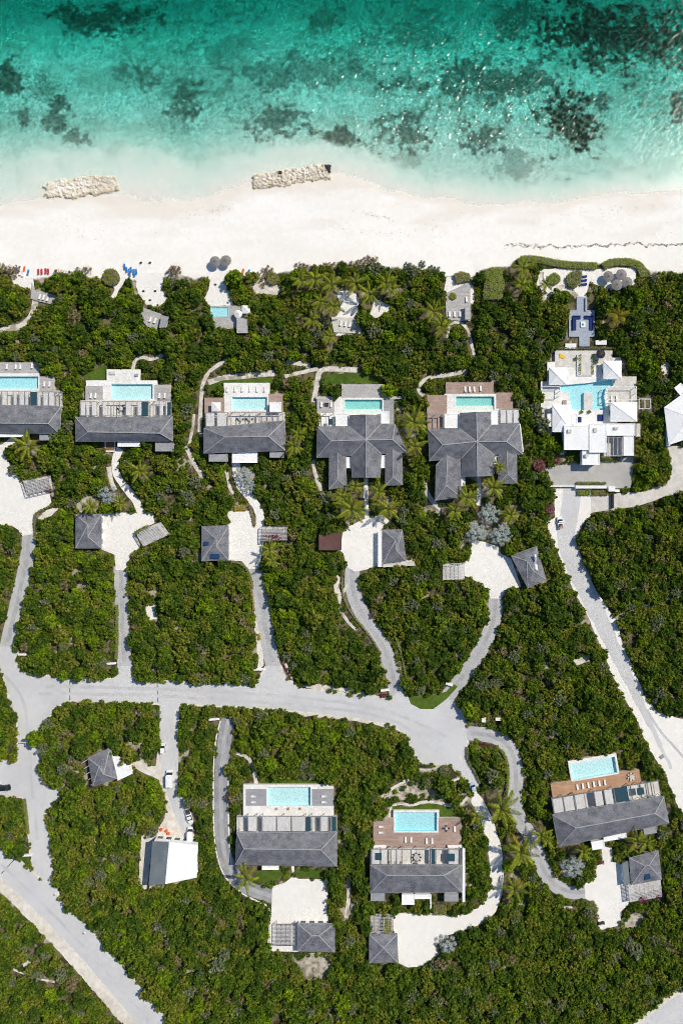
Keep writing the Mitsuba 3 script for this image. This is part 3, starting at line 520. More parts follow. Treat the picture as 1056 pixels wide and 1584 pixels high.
# B
pB = swimming_pool('pale blue pool of the second villa from the left', RECT(172, 594, 236, 617), liner='pool_liner_pale')
v = terrace_villa('long grey hip-roofed villa second from the left, with an orange gravel bed at its door', [(116.5, 645), (267, 644), (267, 682), (117, 683)], [(136, 668), (247, 670)], pB,
    [(RECT(132, 597, 159, 619), 'deck_grey', 'deck', None), (RECT(237, 595, 264, 618), 'deck_grey', 'deck', None), (RECT(165, 571, 217, 590), 'terrace_white', 'terrace', None), (RECT(133, 588, 243, 620), 'terrace_white', 'terrace', None), (RECT(124, 619, 266, 646), 'terrace_stone', 'deck', None)],
    [(124, 621, 150, 643, {'slats': .75}), (158, 621, 230, 643, {'slats': .55}), (237, 620, 265, 643, {'slats': .75})], [(182, 683, 217, 691)], [(240, 685, 269, 698)])
glassroof(v, 219, 621, 229, 643); glassroof(v, 259, 622, 264, 642)
part(v, 'gravel_bed', slab(RECT(164, 683, 177, 697), 0.0, 0.25), 'rust_gravel', label='bed of rust-coloured gravel in a white frame'); part(v, 'bed_frame', extrude(PG(RECT(162.5, 682, 178.5, 699)).difference(PG(RECT(164, 683, 177, 697))), 0, 0.35), 'stucco'); keep_clear(PG(RECT(162, 682, 179, 700)))
for i, (a, b, c, d) in enumerate([(169, 574, 178, 579), (208, 578, 213, 582)]): solo('outdoor_daybed', ['beige daybed on the white terrace above the second pool', 'small dark armchair on the white terrace above the second pool'][i], 'daybed', slab(RECT(a, b, c, d), TER + .01, TER + .5), ['terrace_stone', 'grey_metal'][i])
loungers([(141, 612), (148, 612)], 90, 'on the deck left of the second pool'); loungers([(247, 612), (255, 612)], 90, 'on the deck right of the second pool'); dining(188, 632, TER, 'round table under the second villa pergola', 0.8, 6)
# C
pC = swimming_pool('rippled turquoise pool of the third villa from the left', RECT(359, 614, 413, 634), liner='pool_liner_pale')
v = terrace_villa('grey hip-roofed villa third from the left, with six loungers above its pool', [(315, 662), (441, 650), (441, 697), (315, 701)], [(348, 676), (415, 675)], pC,
    [(RECT(316, 615, 347, 638), 'deck_brown', 'deck', 'brown timber deck'), (RECT(415, 609, 437, 637), 'deck_brown', 'deck', 'brown timber deck'), (RECT(346, 592, 417, 637), 'terrace_white', 'terrace', None), (RECT(317, 637, 440, 664), 'terrace_stone', 'deck', None)],
    [(318, 638, 352, 660, {'slats': .5, 'step': 16}), (357, 638, 400, 660, {'slats': .35, 'step': 13}), (402, 638, 437, 652, {'slats': .6, 'step': 8})], [(359, 698, 398, 716), (417, 622, 435, 637, 3.4)], [(323, 702, 352, 714), (417, 697, 439, 708)])
parasol(334, 629, TER, 'square white parasol on the brown deck left of the third pool', 'white_fabric', 2.5, True)
loungers([(352 + i * 11.5, 602) for i in range(6)], 90, 'on the white terrace above the third pool'); dining(372, 648, TER, 'left round table under the third villa pergola', .7, 4); dining(386, 648, TER, 'right round table under the third villa pergola', .7, 4)

# D and E, the cross-gabled villas
def cross_roof(v, q, eave=EAVE, ridge=RIDGE):
    V = {k: (*p, ridge if k in ('C', 'N', 'Wr', 'Er', 'S') else eave) for k, p in q.items()}
    roof(v, V, [['Nw', 'nw', 'C', 'N'], ['N', 'C', 'ne', 'Ne'], ['nw', 'Wt', 'Wr', 'C'], ['Wt', 'Wb', 'Wr'], ['Wb', 'sw', 'C', 'Wr'], ['C', 'Er', 'Et', 'ne'], ['Er', 'Eb', 'Et'], ['C', 'se', 'Eb', 'Er'], ['sw', 'Sw', 'S', 'C'], ['C', 'S', 'Se', 'se']],
         [('C', k) for k in ('N', 'Wr', 'Er', 'S', 'nw', 'ne', 'sw', 'se')] + [('Wr', 'Wt'), ('Wr', 'Wb'), ('Er', 'Et'), ('Er', 'Eb')])
    for a, b, r in (('Nw', 'Ne', 'N'), ('Sw', 'Se', 'S')):
        p = [np.array(P3(*V[k])) for k in (a, b, r)]; c = np.mean(p, 0); dirn = np.array([0, 0.25 if a == 'Nw' else -0.25, 0])
        part(v, 'gable', trimesh.Trimesh([x - dirn for x in p], [[0, 1, 2], [0, 2, 1]], process=False), 'stucco')
    foot = unary_union([PG([q[k] for k in ('Nw', 'Ne', 'Se', 'Sw')]), PG([q[k] for k in ('Wt', 'nw', 'ne', 'Et', 'Eb', 'se', 'sw', 'Wb')])]).buffer(-0.6, join_style=2)
    part(v, 'wall', extrude(foot, 0, eave - 0.1), 'stucco'); keep_clear(foot, 1.0)
def wing(v, tl, tr, br, bl, r0, r1, eave=4.0, ridge=5.3):
    V = {'a': (*tl, eave), 'b': (*tr, eave), 'c': (*br, eave), 'd': (*bl, eave), 'e': (*r0, ridge), 'f': (*r1, ridge)}
    roof(v, V, [['a', 'd', 'f', 'e'], ['d', 'c', 'f'], ['e', 'f', 'c', 'b']], [('e', 'f'), ('f', 'c'), ('f', 'd'), ('e', 'a'), ('e', 'b')], name='wing_roof')
    walls(v, [tl, tr, br, bl], 0, eave - 0.1, 0.5, 'wing_wall'); keep_clear(PG([tl, tr, br, bl]), 0.5)
pD = swimming_pool('green-tinted pool of the fourth villa from the left', RECT(533, 618, 591, 639), shelf=RECT(533, 632, 591, 639), liner='pool_liner_green')
v = thing('cross_gabled_villa', 'grey cross-gabled villa fourth from the left, with a grey pool deck', 'villa')
cross_roof(v, {'C': (566, 680.5), 'N': (566, 641), 'S': (566, 739), 'Wr': (512, 682), 'Er': (607, 680), 'Nw': (540, 642), 'Ne': (587, 642), 'Sw': (544, 739), 'Se': (588, 739), 'nw': (540, 660), 'ne': (588, 657), 'sw': (543, 705), 'se': (590, 702), 'Wt': (490.5, 660), 'Wb': (489.5, 708), 'Et': (611, 656), 'Eb': (629, 700)})
wing(v, (509, 708), (535, 706), (536, 753), (508.5, 757), (522, 695), (522, 742)); wing(v, (596, 705), (622, 704), (622.5, 750), (596, 751), (608, 691), (608, 738))
terrace(v, [(RECT(528, 594, 593, 615), 'deck_grey', 'deck', None), (RECT(490, 617, 517, 637), 'deck_grey', 'deck', None), (RECT(592, 617, 609, 657), 'deck_slate', 'deck', None), (RECT(517, 614, 592, 660), 'terrace_white', 'terrace', None), (RECT(490, 637, 517, 660), 'terrace_white', 'terrace', None), (RECT(488, 613, 622, 617), 'timber_grey', 'garden_wall', None)], [pD])
pergola(v, 491, 638, 516, 659, slats=.3, step=12); flat(v, RECT(519, 640, 539, 659), 3.4, base=TER); flat(v, RECT(589, 636, 602, 655), 3.4, base=TER); flat(v, RECT(535, 707, 543, 724), 3.5); flat(v, RECT(588.5, 704, 595.5, 724), 3.5)
sk = part(v, 'skylight', bar(P3(536, 685, 6.15), P3(536, 698, 5.15), 1.9, 0.12), 'solar'); part(sk, 'skylight_frame', bar(P3(536, 684, 6.13), P3(536, 699, 5.0), 2.4, 0.08), 'stucco')
part(v, 'pool_mat', slab(RECT(508, 648, 514, 657), PERG + .2, PERG + .24), 'smoked_glass')
sofa(505, 626, TER, 6, 5, 'dark armchair on the grey deck left of the fourth pool', 'dark_stuff'); loungers([(497, 626), (512, 626)], 90, 'on the grey deck left of the fourth pool')
pE = swimming_pool('green-tinted pool of the fifth villa, between brown decks', RECT(705, 613, 764, 634), shelf=RECT(705, 627, 764, 634), liner='pool_liner_green')
v = thing('cross_gabled_villa', 'grey cross-gabled villa fifth from the left, with brown timber decks', 'villa')
cross_roof(v, {'C': (737.5, 683), 'N': (736.5, 637), 'S': (738.5, 737), 'Wr': (684.5, 688), 'Er': (783, 683), 'Nw': (711, 638.5), 'Ne': (758.5, 637), 'Sw': (715, 737.5), 'Se': (763, 736), 'nw': (710.5, 663), 'ne': (759.5, 657), 'sw': (713.5, 709), 'se': (765, 704), 'Wt': (662, 664), 'Wb': (663.7, 713), 'Et': (803, 655), 'Eb': (808.5, 702.6)})
wing(v, (674, 720), (712, 711), (713, 769), (673, 774), (692, 700), (690, 751)); wing(v, (770, 707), (799, 705), (799.5, 747.5), (770.7, 748.4), (784, 694), (785, 733))
terrace(v, [(RECT(689, 591, 763, 609), 'deck_brown', 'deck', 'brown timber deck with four loungers'), (RECT(660, 611, 691, 640), 'deck_brown', 'deck', None), (RECT(767, 607, 793, 632), 'deck_brown', 'deck', None), (RECT(661, 640, 687, 664), 'deck_brown', 'deck', None), (RECT(772, 632, 803, 657), 'deck_grey', 'deck', None), (RECT(687, 609, 772, 664), 'terrace_white', 'terrace', None)], [pE])
pergola(v, 661, 641, 685, 662, slats=.3, step=8); pergola(v, 773, 633, 803, 655, slats=.7, step=10); flat(v, RECT(687, 640, 710, 662), 3.4, base=TER); flat(v, RECT(760, 634, 772, 657), 3.4, base=TER); flat(v, RECT(713, 712, 719, 752), 3.3); flat(v, RECT(764, 706, 769, 718), 3.3)
loungers([(719, 602), (726, 602), (733, 602), (743, 601)], 95, 'on the brown deck above the fifth pool')

# the white villa
v = thing('white_villa', 'sprawling white flat-roofed villa with a free-form pool in its court', 'villa')
PX = [(865, 596), (911, 592), (947, 586), (949, 596), (937, 600), (934, 612), (937, 632), (935, 634), (892, 634), (883, 632), (880, 607), (866, 604)]
pF = swimming_pool('free-form pale blue pool in the court of the white villa', PX, 0.3)
isl = RECT(903, 607, 916, 634)
terrace(v, [(RECT(858, 542, 947, 568), 'terrace_stone', 'terrace', None), (RECT(836, 590, 866, 632), 'terrace_white', 'terrace', None), (RECT(940, 582, 984, 630), 'terrace_stone', 'terrace', None), ([(846, 560), (960, 552), (962, 640), (950, 662), (870, 662), (846, 640)], 'terrace_white', 'terrace', 'white stone court around the pool')], [pF])
part(v, 'pool_island', slab(isl, 0.12, TER + .05), 'terrace_stone', label='pale island strip in the pool')
part(v, 'planter', slab(RECT(892, 548, 916, 581), TER, TER + .5), 'terrace_stone')
F1 = [(849, 568, 876, 595, 4.6), (933, 558, 961, 586, 4.6), (854, 626, 884, 668, 4.8), (944, 622, 985, 652, 4.8), (872, 658, 911, 696, 5.2), (911, 655, 938, 700, 5.4), (938, 655, 982, 674, 4.8), (900, 696, 927, 719, 4.4), (964, 674, 980, 705, 4.4), (846, 640, 853, 660, 3.6), (884, 640, 893, 657, 4.2)]
for x0, y0, x1, y1, h in F1[:4]:
    k = thing('white_pavilion', {849: 'square white pavilion roof left of the free-form pool', 933: 'square white pavilion roof right of the free-form pool', 854: 'large white pavilion roof at the left of the white villa', 944: 'large white pavilion roof at the right of the white villa'}[x0], 'pavilion')
    hip(k, RECT(x0, y0, x1, y1), [((x0 + x1) / 2, (y0 + y1) / 2)], h - .6, h + .7, mat='roof_white', capmat='roof_white', capw=.25); walls(k, RECT(x0, y0, x1, y1), 0, h - .65, .5); keep_clear(PG(RECT(x0, y0, x1, y1)), .5)
for x0, y0, x1, y1, h in F1[4:]: flat(v, RECT(x0, y0, x1, y1), h)
for i, q in enumerate((RECT(878, 664, 884, 669), RECT(918, 662, 923, 668), RECT(950, 660, 956, 664), RECT(905, 702, 910, 707))): part(v, 'roof_unit', slab(q, 5.0, 5.9 if i < 2 else 5.5), 'terrace_stone')
for q in (RECT(838, 632, 846, 650), RECT(846, 662, 853, 672), RECT(984, 655, 990, 676), RECT(866, 697, 872, 703)): part(v, 'side_terrace', slab(q, 0.0, 1.0), 'terrace_stone'); keep_clear(PG(q), .2)
k = thing('roof_court', 'slatted court with planting set into the white villa roof', 'pergola'); pergola(k, 934, 676, 962, 705, h=4.2, base=.1, step=7, slats=0, beam='timber_grey'); part(k, 'floor', slab(RECT(934, 676, 962, 706), 0.03, .12), 'terrace_stone'); keep_clear(PG(RECT(930, 672, 964, 708)))
k = thing('pergola', 'pergola over the right terrace of the white villa', 'pergola'); pergola(k, 939, 598, 984, 618, h=3.9, step=40, slats=0, beam='stucco', vertical=False)
k = thing('pergola', 'small white pergola sticking out right of the white villa', 'pergola'); pergola(k, 988, 617, 1006, 632, h=3.4, base=0, step=9, slats=.2, beam='stucco'); keep_clear(PG(RECT(986, 614, 1008, 635)))
k = thing('pergola', 'pergola over the left terrace of the white villa', 'pergola'); pergola(k, 838, 598, 866, 612, h=3.9, step=30, slats=0, beam='stucco', vertical=False)
sofa(896, 649, TER, 5, 8, 'navy sofa left of the island strip below the pool', back='w'); sofa(928, 646, TER, 8, 10, 'navy sofa right of the island strip below the pool', back='e')
parasol(929, 547, TER, 'black parasol on the upper terrace of the white villa', 'black_fabric', 1.8)
solo('pool_float', 'yellow cushion lying on the upper terrace of the white villa', 'cushion', slab([(866, 546), (870, 549), (876, 552), (872, 555), (865, 552)], TER + .01, TER + .25), 'yellow_fabric')
loungers([(871, 623), (874, 623)], 90, 'under the left terrace of the white villa', col='brown'); loungers([(945, 616), (953, 616)], 90, 'on the right terrace of the white villa')
# its beach patio
k = thing('beach_patio', 'blue-grey timber patio with two navy sofas, between the white villa and the beach', 'patio')
part(k, 'deck', extrude(unary_union([PG(RECT(879, 480, 919, 521)), PG(RECT(891, 459, 907, 481)), PG(RECT(895, 520, 911, 536))]), 0, .5), 'deck_blue'); keep_clear(PG(RECT(876, 459, 922, 540)))
part(k, 'rail', slab(RECT(905, 460, 907, 480), .5, 1.2), 'grey_metal')
for s, (x0, x1) in ((-1, (885, 897)), (1, (903, 916))):
    sofa((x0 + x1) / 2, 491, .5, x1 - x0, 5, f'navy sofa along the top of the beach patio, {"left" if s < 0 else "right"} of the table', back='n'); sofa(887.5 if s < 0 else 914, 502, .5, 5.5, 17, f'navy sofa along the {"left" if s < 0 else "right"} side of the beach patio', back='w' if s < 0 else 'e')
k = thing('fire_table', 'square white fire table with a teal bowl on the beach patio', 'table'); part(k, 'table_top', slab(RECT(898, 497, 905, 506), .5, .95), 'stucco'); part(k, 'bowl', slab(RECT(900.2, 500, 902.8, 503), .95, 1.1), 'teal_plastic')
for i, r in enumerate((RECT(874, 531, 891, 539), RECT(921, 526, 938, 533))): b = solo('garden_bench', f'white built bench {"left" if i == 0 else "right"} of the patio stairs', 'bench', slab(r, 0, .8), 'stucco'); keep_clear(PG(r), .3)
# forecourt walls
for lb, pts, h, m in (('long white forecourt wall of the white villa', RECT(890, 751, 938, 755.5), 1.8, 'stucco'), ('white gate pier right of the forecourt wall', RECT(941, 752, 951, 760), 2.2, 'stucco'), ('dark steel gate across the stone lane', RECT(947, 764, 949.5, 786), 1.5, 'dark_stuff'), ('white forecourt wall left of the entrance', RECT(850, 751, 888, 753), 1.2, 'stucco'), ('low white wall above the stone lane', RECT(951, 757, 958, 761), 1.5, 'stucco')):
    solo('boundary_wall' if 'gate a' not in lb else 'gate', lb, 'wall' if 'gate a' not in lb else 'gate', slab(pts, 0, h), m); keep_clear(PG(pts), .4)
# the villa cut by the right edge
v = thing('white_villa', 'white hip-roofed villa cut by the right edge of the photo', 'villa')
hip(v, [(1027, 630), (1085, 588), (1120, 660), (1034, 688)], [(1066, 645)], 4.2, 6.2, mat='roof_white', capmat='roof_white', capw=.25); walls(v, [(1029, 632), (1085, 590), (1118, 660), (1036, 686)], 0, 4.1); keep_clear(PG([(1027, 630), (1085, 588), (1120, 660), (1034, 690)]), .6)
flat(v, [(1042, 600), (1052, 592), (1062, 600), (1052, 612)], 3.6); flat(v, RECT(1030, 656, 1036, 690), 3.2, lip=.1)

# G, H, I: the lower villas
pG = swimming_pool('pale blue pool of the lower left villa', RECT(414, 1218, 480, 1247), liner='pool_liner_pale')
v = terrace_villa('long grey hip-roofed villa beside the dark driveway, with dark decks by its pool', [(366, 1288.5), (521, 1288), (521, 1341), (364, 1338)], [(377, 1313.5), (496, 1315)], pG,
    [(RECT(380, 1221, 413, 1247), 'deck_slate', 'deck', 'dark slate-grey deck left of the pool'), (RECT(481, 1221, 516, 1247), 'deck_slate', 'deck', 'dark slate-grey deck right of the pool'), (RECT(376, 1214, 516, 1263), 'terrace_white', 'terrace', None), (RECT(366, 1263, 521, 1290), 'terrace_stone', 'deck', None)],
    [(369, 1263, 397, 1287, {'slats': .5, 'step': 14}), (405, 1263, 473, 1287, {'slats': .6, 'step': 23}), (482, 1263, 521, 1287, {'slats': .5, 'step': 13})], [(405, 1340, 431, 1346, 3)], [])
glassroof(v, 473, 1264, 481, 1286); glassroof(v, 513, 1264, 520, 1286)
loungers([(392, 1232), (392, 1241)], 180, 'on the dark deck left of the lower left pool', along='from the top'); loungers([(501, 1232), (501, 1241)], 180, 'on the dark deck right of the lower left pool', along='from the top')
for i, x in enumerate((428, 446, 464)):
    k = thing('round_stool', f'round brown stool below the lower left pool, {ORD[i]} from the left', 'stool'); c = W(x, 1251, TER)
    t = trimesh.creation.cylinder(.5, .45, sections=16); t.apply_translation([*c, LAND + TER + .225]); part(k, 'base', t, 'deck_orange'); t = trimesh.creation.cylinder(.3, .1, sections=12); t.apply_translation([*c, LAND + TER + .5]); part(k, 'cushion', t, 'deck_brown')
dining(436, 1275, TER, 'table under the lower left pergola', .8, 6)
pH = swimming_pool('bright turquoise pool on the brown deck of the lower middle villa', RECT(611, 1257, 675.5, 1286))
v = terrace_villa('long grey hip-roofed villa lower middle, with a brown timber pool deck', [(572.5, 1339), (713.5, 1339), (714.5, 1381), (572, 1382)], [(598.5, 1354.5), (686, 1354.5)], pH,
    [(RECT(577, 1266, 713.5, 1312), 'deck_brown', 'deck', 'brown timber deck around the pool'), (RECT(608, 1254, 679, 1266), 'terrace_white', 'terrace', None), (RECT(572, 1312, 719, 1340), 'terrace_stone', 'deck', None)],
    [(574, 1314, 602, 1338, {'slats': .6, 'step': 14}), (604, 1314, 621, 1338, {'slats': .85, 'step': 8}), (622, 1314, 666, 1338, {'slats': .35, 'step': 22}), (674, 1314, 712, 1338, {'slats': .6, 'step': 19})], [(621, 1384, 641, 1400), (641, 1384, 667, 1391)], [(573, 1383, 595, 1394), (687, 1383, 709, 1395)])
glassroof(v, 667, 1315, 673, 1337); glassroof(v, 580, 1320, 590, 1331); glassroof(v, 691, 1321, 703, 1333)
flat(v, RECT(715, 1313, 719, 1396), 3.8, lip=0); flat(v, RECT(576, 1308, 597, 1312), 2.2, base=TER, lip=0); flat(v, RECT(692, 1308, 714, 1312), 2.2, base=TER, lip=0); flat(v, RECT(665, 1391, 667, 1412), 2.4, lip=0)
loungers([(589, 1279), (589, 1288)], 180, 'left of the lower middle pool', along='from the top'); loungers([(627, 1298.5), (635.5, 1298.5)], 90, 'below the left half of the lower middle pool'); loungers([(659.5, 1300.5), (668, 1300.5)], 90, 'below the right half of the lower middle pool'); loungers([(703, 1282)], 90, 'by itself at the right end of the brown lower deck')
dining(644, 1326, TER, 'dining table under the lower middle pergola', 1.1, 8); dining(690, 1281, TER, 'small table right of the lower middle pool', .5, 4)
FRAME[0] = ((854, 1261), (.9863, -.165), (.165, .9863))
pI = swimming_pool('pale pool of the tilted villa, above an orange deck', RECT(40, -73, 110, -48), liner='pool_liner_pale')
v = terrace_villa('tilted grey hip-roofed villa lower right, with an orange timber deck', [(0, 0), (175, 0), (176, 42), (1, 51)], [(33, 26), (157, 24)], pI,
    [(RECT(5, -48, 144, -26), 'deck_orange', 'deck', 'orange timber deck'), (RECT(37, -78, 113, -47), 'terrace_white', 'terrace', None), (RECT(3, -26, 170, 1), 'terrace_stone', 'deck', None)],
    [(3, -25, 37, -1, {'slats': .8, 'step': 17}), (38, -25, 100, -1, {'slats': .65, 'step': 15}), (124, -25, 152, -1, {'slats': .6, 'step': 14}), (153, -25, 170, -1, {'slats': .2, 'step': 8})], [(52, 51, 72, 64, 3.2), (72, 46, 108, 54, 3.2)], [(135, 44, 155, 54)])
glassroof(v, 101, -25, 121, -2); glassroof(v, 135, -19, 146, -8)
loungers([(45 + i * 8.6, -37) for i in range(6)], 99, 'on the orange deck of the tilted villa'); dining(130, -39, TER, 'round table at the right end of the orange deck', .9, 7, 'terrace_stone', 'white_fabric')
FRAME[0] = None

# garages and small buildings
def garage(label, corners, ridge, eave=2.9, rdg=4.6, cap='ridge', mat='shingle'):
    k = thing('garage', label, 'garage'); hip(k, corners, ridge, eave, rdg, mat=mat); walls(k, corners, 0, eave - .05, .4)
    a, b = (np.array(P3(*corners[i], 0)) for i in (1, 2)); keep_clear(PG(corners), .4); return k
garage('small square grey garage left of the second white court', [(117, 796), (157, 795), (157, 848), (117, 848)], [(136, 812), (136, 830)])
k = garage('small square grey garage left of the third white court, with two dark skylights', [(311.7, 814), (353.8, 813), (353.8, 867), (311.7, 868)], [(334.5, 834), (334.5, 845)])
for x0, y0, x1, y1, h in ((315, 838, 326, 844, 3.5), (325, 857, 339, 864, 3.5)): part(k, 'skylight', slab(RECT(x0, y0, x1, y1), h, h + .25), 'solar')
k = garage('grey garage right of the fourth white court, behind a long white wall', [(592, 820), (622, 819), (628, 868), (592, 872)], [(611, 836), (613, 852)])
flat(k, RECT(584.5, 821, 590.5, 877), 2.6, 'roof_white', 'flat_roof', lip=.05); flat(k, [(592, 872.5), (640, 868), (642, 875), (592, 877.5)], 2.4, 'terrace_stone', 'flat_roof', lip=.05)
k = garage('skewed grey garage right of the fifth white court, with blue solar panels', [(790, 859.5), (829.7, 845), (844.4, 896.5), (816, 910)], [(815, 868), (824, 883)])
for i in range(3): part(k, 'solar_panel', bar(P3(822 + i * 3.2, 861 + i * .5, 4.05), P3(824 + i * 3.2, 872 + i * .5, 4.05), .7, .1), 'solar')
part(k, 'wall_cap', slab([(826, 858), (829, 857), (832, 884), (828, 880)], 3.9, 4.1), 'stucco')
garage('grey garage below the lower left white court', [(460, 1429), (517.5, 1429.5), (517.5, 1473.5), (460, 1472)], [(482, 1448), (493, 1448)])
garage('square grey garage with a pyramid roof in the lower middle court', [(571, 1446), (614.5, 1444.6), (614.5, 1489), (571, 1490)], [(593, 1467)])
k = garage('tilted grey garage right of the lower right court, with a dark blue skylight', [(973, 1328), (1018, 1316), (1023, 1361), (976, 1370)], [(998, 1340), (1004, 1339)])
part(k, 'solar_panel', slab([(996, 1353), (1005, 1351), (1006, 1360), (998, 1362)], 3.55, 3.75), 'solar'); flat(k, [(962.5, 1336), (971, 1332), (974, 1368), (965, 1370)], 2.5, 'roof_steel', lip=.05)
k = thing('shed', 'brown flat-roofed shed left of the fourth white court', 'shed'); flat(k, RECT(493, 824.5, 528, 851), 2.8, 'roof_brown', 'flat_roof', lip=.08)
h_ = thing('small_house', 'small grey hip-roofed house with a white flat-roofed annex', 'house')
hip(h_, [(136, 1173), (170, 1157), (181.7, 1205), (143.5, 1216.5)], [(153, 1186), (160, 1198)], 3.2, 5.2); walls(h_, [(136, 1173), (170, 1157), (181.7, 1205), (143.5, 1216.5)], 0, 3.1); keep_clear(PG([(123, 1176), (170, 1155), (183, 1207), (140, 1220)]), .3)
flat(h_, [(171, 1158), (174, 1170), (198, 1173), (205, 1197), (182, 1208)], 3.0, 'roof_white', 'flat_roof', lip=.1)
for i in range(5): part(h_, 'beam', bar(P3(126 + i * 3.6, 1181 + i * 8.5, 2.7), P3(136 + i * 2, 1175 + i * 9.5, 2.7), .22, .2), 'timber_grey')
w_ = thing('warehouse', 'gabled warehouse with one dark steel roof slope and one white slope', 'warehouse')
V = {'a': (236, 1302, 6), 'b': (305, 1308, 6), 'c': (304, 1358, 6), 'd': (230, 1370, 6), 'e': (262, 1303, 7.6), 'f': (256, 1368, 7.6)}
roof(w_, V, [['a', 'e', 'f', 'd']], [], 'roof_steel', 'steel_roof', capmat='roof_steel'); roof(w_, V, [['e', 'b', 'c', 'f']], [('e', 'f')], 'roof_white', 'white_roof', capmat='roof_white')
walls(w_, [(236, 1302), (305, 1308), (304, 1358), (230, 1370)], 0, 5.9, .3); keep_clear(PG([(236, 1302), (305, 1308), (304, 1358), (230, 1370)]), .5); part(w_, 'loading_step', slab([(231, 1372), (254, 1372), (252, 1377), (230, 1376)], 0, .8), 'terrace_stone')
# free-standing pergolas
PERGS = [('tilted slatted pergola beside the first white court', [(35, 743), (78, 735), (82, 757), (42, 766)], .35, 'timber_dark'), ('overgrown pale pergola right of the second white court', [(210, 824), (248, 808), (262, 826), (222, 845)], .6, 'timber_grey'),
    ('pergola with dark red flowers right of the third white court', [(405, 814), (444, 814), (444, 836), (405, 838)], .45, 'timber_dark'), ('square pergola left of the fifth white court', [(685, 873), (718, 871), (718, 896), (685, 897)], .4, 'timber_grey'),
    ('pergola beside the lower left garage', [(427, 1431), (456, 1431), (456, 1464), (427, 1464)], .35, 'timber_dark'), ('planted pergola above the pyramid-roofed garage', [(573, 1415), (608, 1415), (606, 1443), (573, 1443)], .25, 'timber_grey'), ('pale pergola with purple flowers below the tilted garage', [(971, 1369), (1021, 1360), (1023, 1388), (974, 1396)], .7, 'timber_grey')]
for lb, q, dens, mt in PERGS:
    k = thing('pergola', lb, 'pergola'); a, b, c, d = (np.array(P3(*p, 2.8)) for p in q); n = max(3, round(np.linalg.norm(b - a) / 1.7))
    for i in range(n + 1): part(k, 'beam', bar(a + (b - a) * i / n, d + (c - d) * i / n, .16, .2), mt)
    for p0, p1 in ((a, b), (d, c)):
        part(k, 'rail', bar(p0, p1, .18, .22, -.22), mt)
        for p in (p0, p1): part(k, 'post', box([p[0], p[1], LAND + 1.25], [.16, .16, 2.5]), mt)
    m = int(np.linalg.norm(d - a) / .5); part(k, 'slats', cat([bar(a + (d - a) * i / m, b + (c - b) * i / m, .5 * dens, .05, .13) for i in range(1, m)]), 'timber_grey', kind='stuff')
    part(k, 'floor', slab(q, .03, .08), 'terrace_stone'); keep_clear(PG(q), .2)
# beach decks
BD = [('tilted grey beach deck at the far left, with three loungers', [(50, 437), (55, 452), (62, 450), (88, 457), (84, 472), (60, 466), (48, 462)], 'deck_grey'), ('tilted grey beach deck with a dark-sided hut, below the sandy bay', [(222, 476), (250, 486), (244, 512), (228, 505), (215, 490)], 'deck_grey'), ('grey deck around the small beach pool', [(326, 473), (376, 473), (384, 480), (384, 512), (332, 507)], 'deck_grey'),
    ('pale sunken beach deck with four loungers among palms', [(512, 490), (556, 492), (556, 516), (516, 514)], 'terrace_stone'), ('tall grey beach deck with a round planting hole', [(688, 454), (722, 438), (727, 440), (727, 497), (690, 495)], 'deck_grey')]
for lb, q, mt in BD:
    k = thing('beach_deck', lb, 'deck'); p = PG(q)
    if 'hole' in lb: p = p.difference(Point(*W(699.5, 459)).buffer(1.4))
    if 'pool' in lb: p = p.difference(PG(RECT(326, 475, 354, 490)))
    part(k, 'deck', extrude(p, 0, .45), mt); keep_clear(PG(q), .2)
k = thing('swimming_pool', 'small turquoise plunge pool on the beach deck', 'swimming pool'); p = PG(RECT(326, 475, 354, 490)); part(k, 'basin', cat(extrude(p, .01, .06), extrude(p.difference(p.buffer(-.15)), .06, .5)), 'pool_liner'); part(k, 'water', extrude(p.buffer(-.1), .05, .4), 'pool_skin')
k = thing('beach_hut', 'small grey hut at the right end of the plunge pool deck', 'hut'); flat(k, RECT(366, 492, 383, 515), 2.6, 'deck_grey', lip=.1); k = thing('beach_hut', 'small grey tilted hut beside the beach deck below the sandy bay', 'hut'); flat(k, [(250, 487), (261, 490), (256, 506), (246, 507)], 2.6, 'deck_slate', lip=.1)
k = thing('beach_hut', 'narrow grey hut along the right side of the tall beach deck', 'hut'); flat(k, RECT(719, 472, 728, 494), 2.6, 'deck_grey', lip=.1)
parasol(380, 478, .4, 'square white parasol right of the plunge pool', 'white_fabric', 2.2, True); parasol(368, 485, .4, 'round white parasol beside the plunge pool', 'white_fabric', 1.6)
loungers([(62, 459), (68, 460), (74, 462)], 75, 'on the leftmost beach deck', .45); loungers([(527, 500), (534, 501), (541, 502), (549, 503)], 80, 'on the sunken deck among the palms', .45); loungers([(695, 486), (703, 486), (711, 486)], 90, 'on the tall beach deck', .45); loungers([(233, 494), (240, 496)], 70, 'on the tilted beach deck below the sandy bay', .45)
loungers([(721, 463)], 90, 'at the upper right of the tall beach deck', .45)

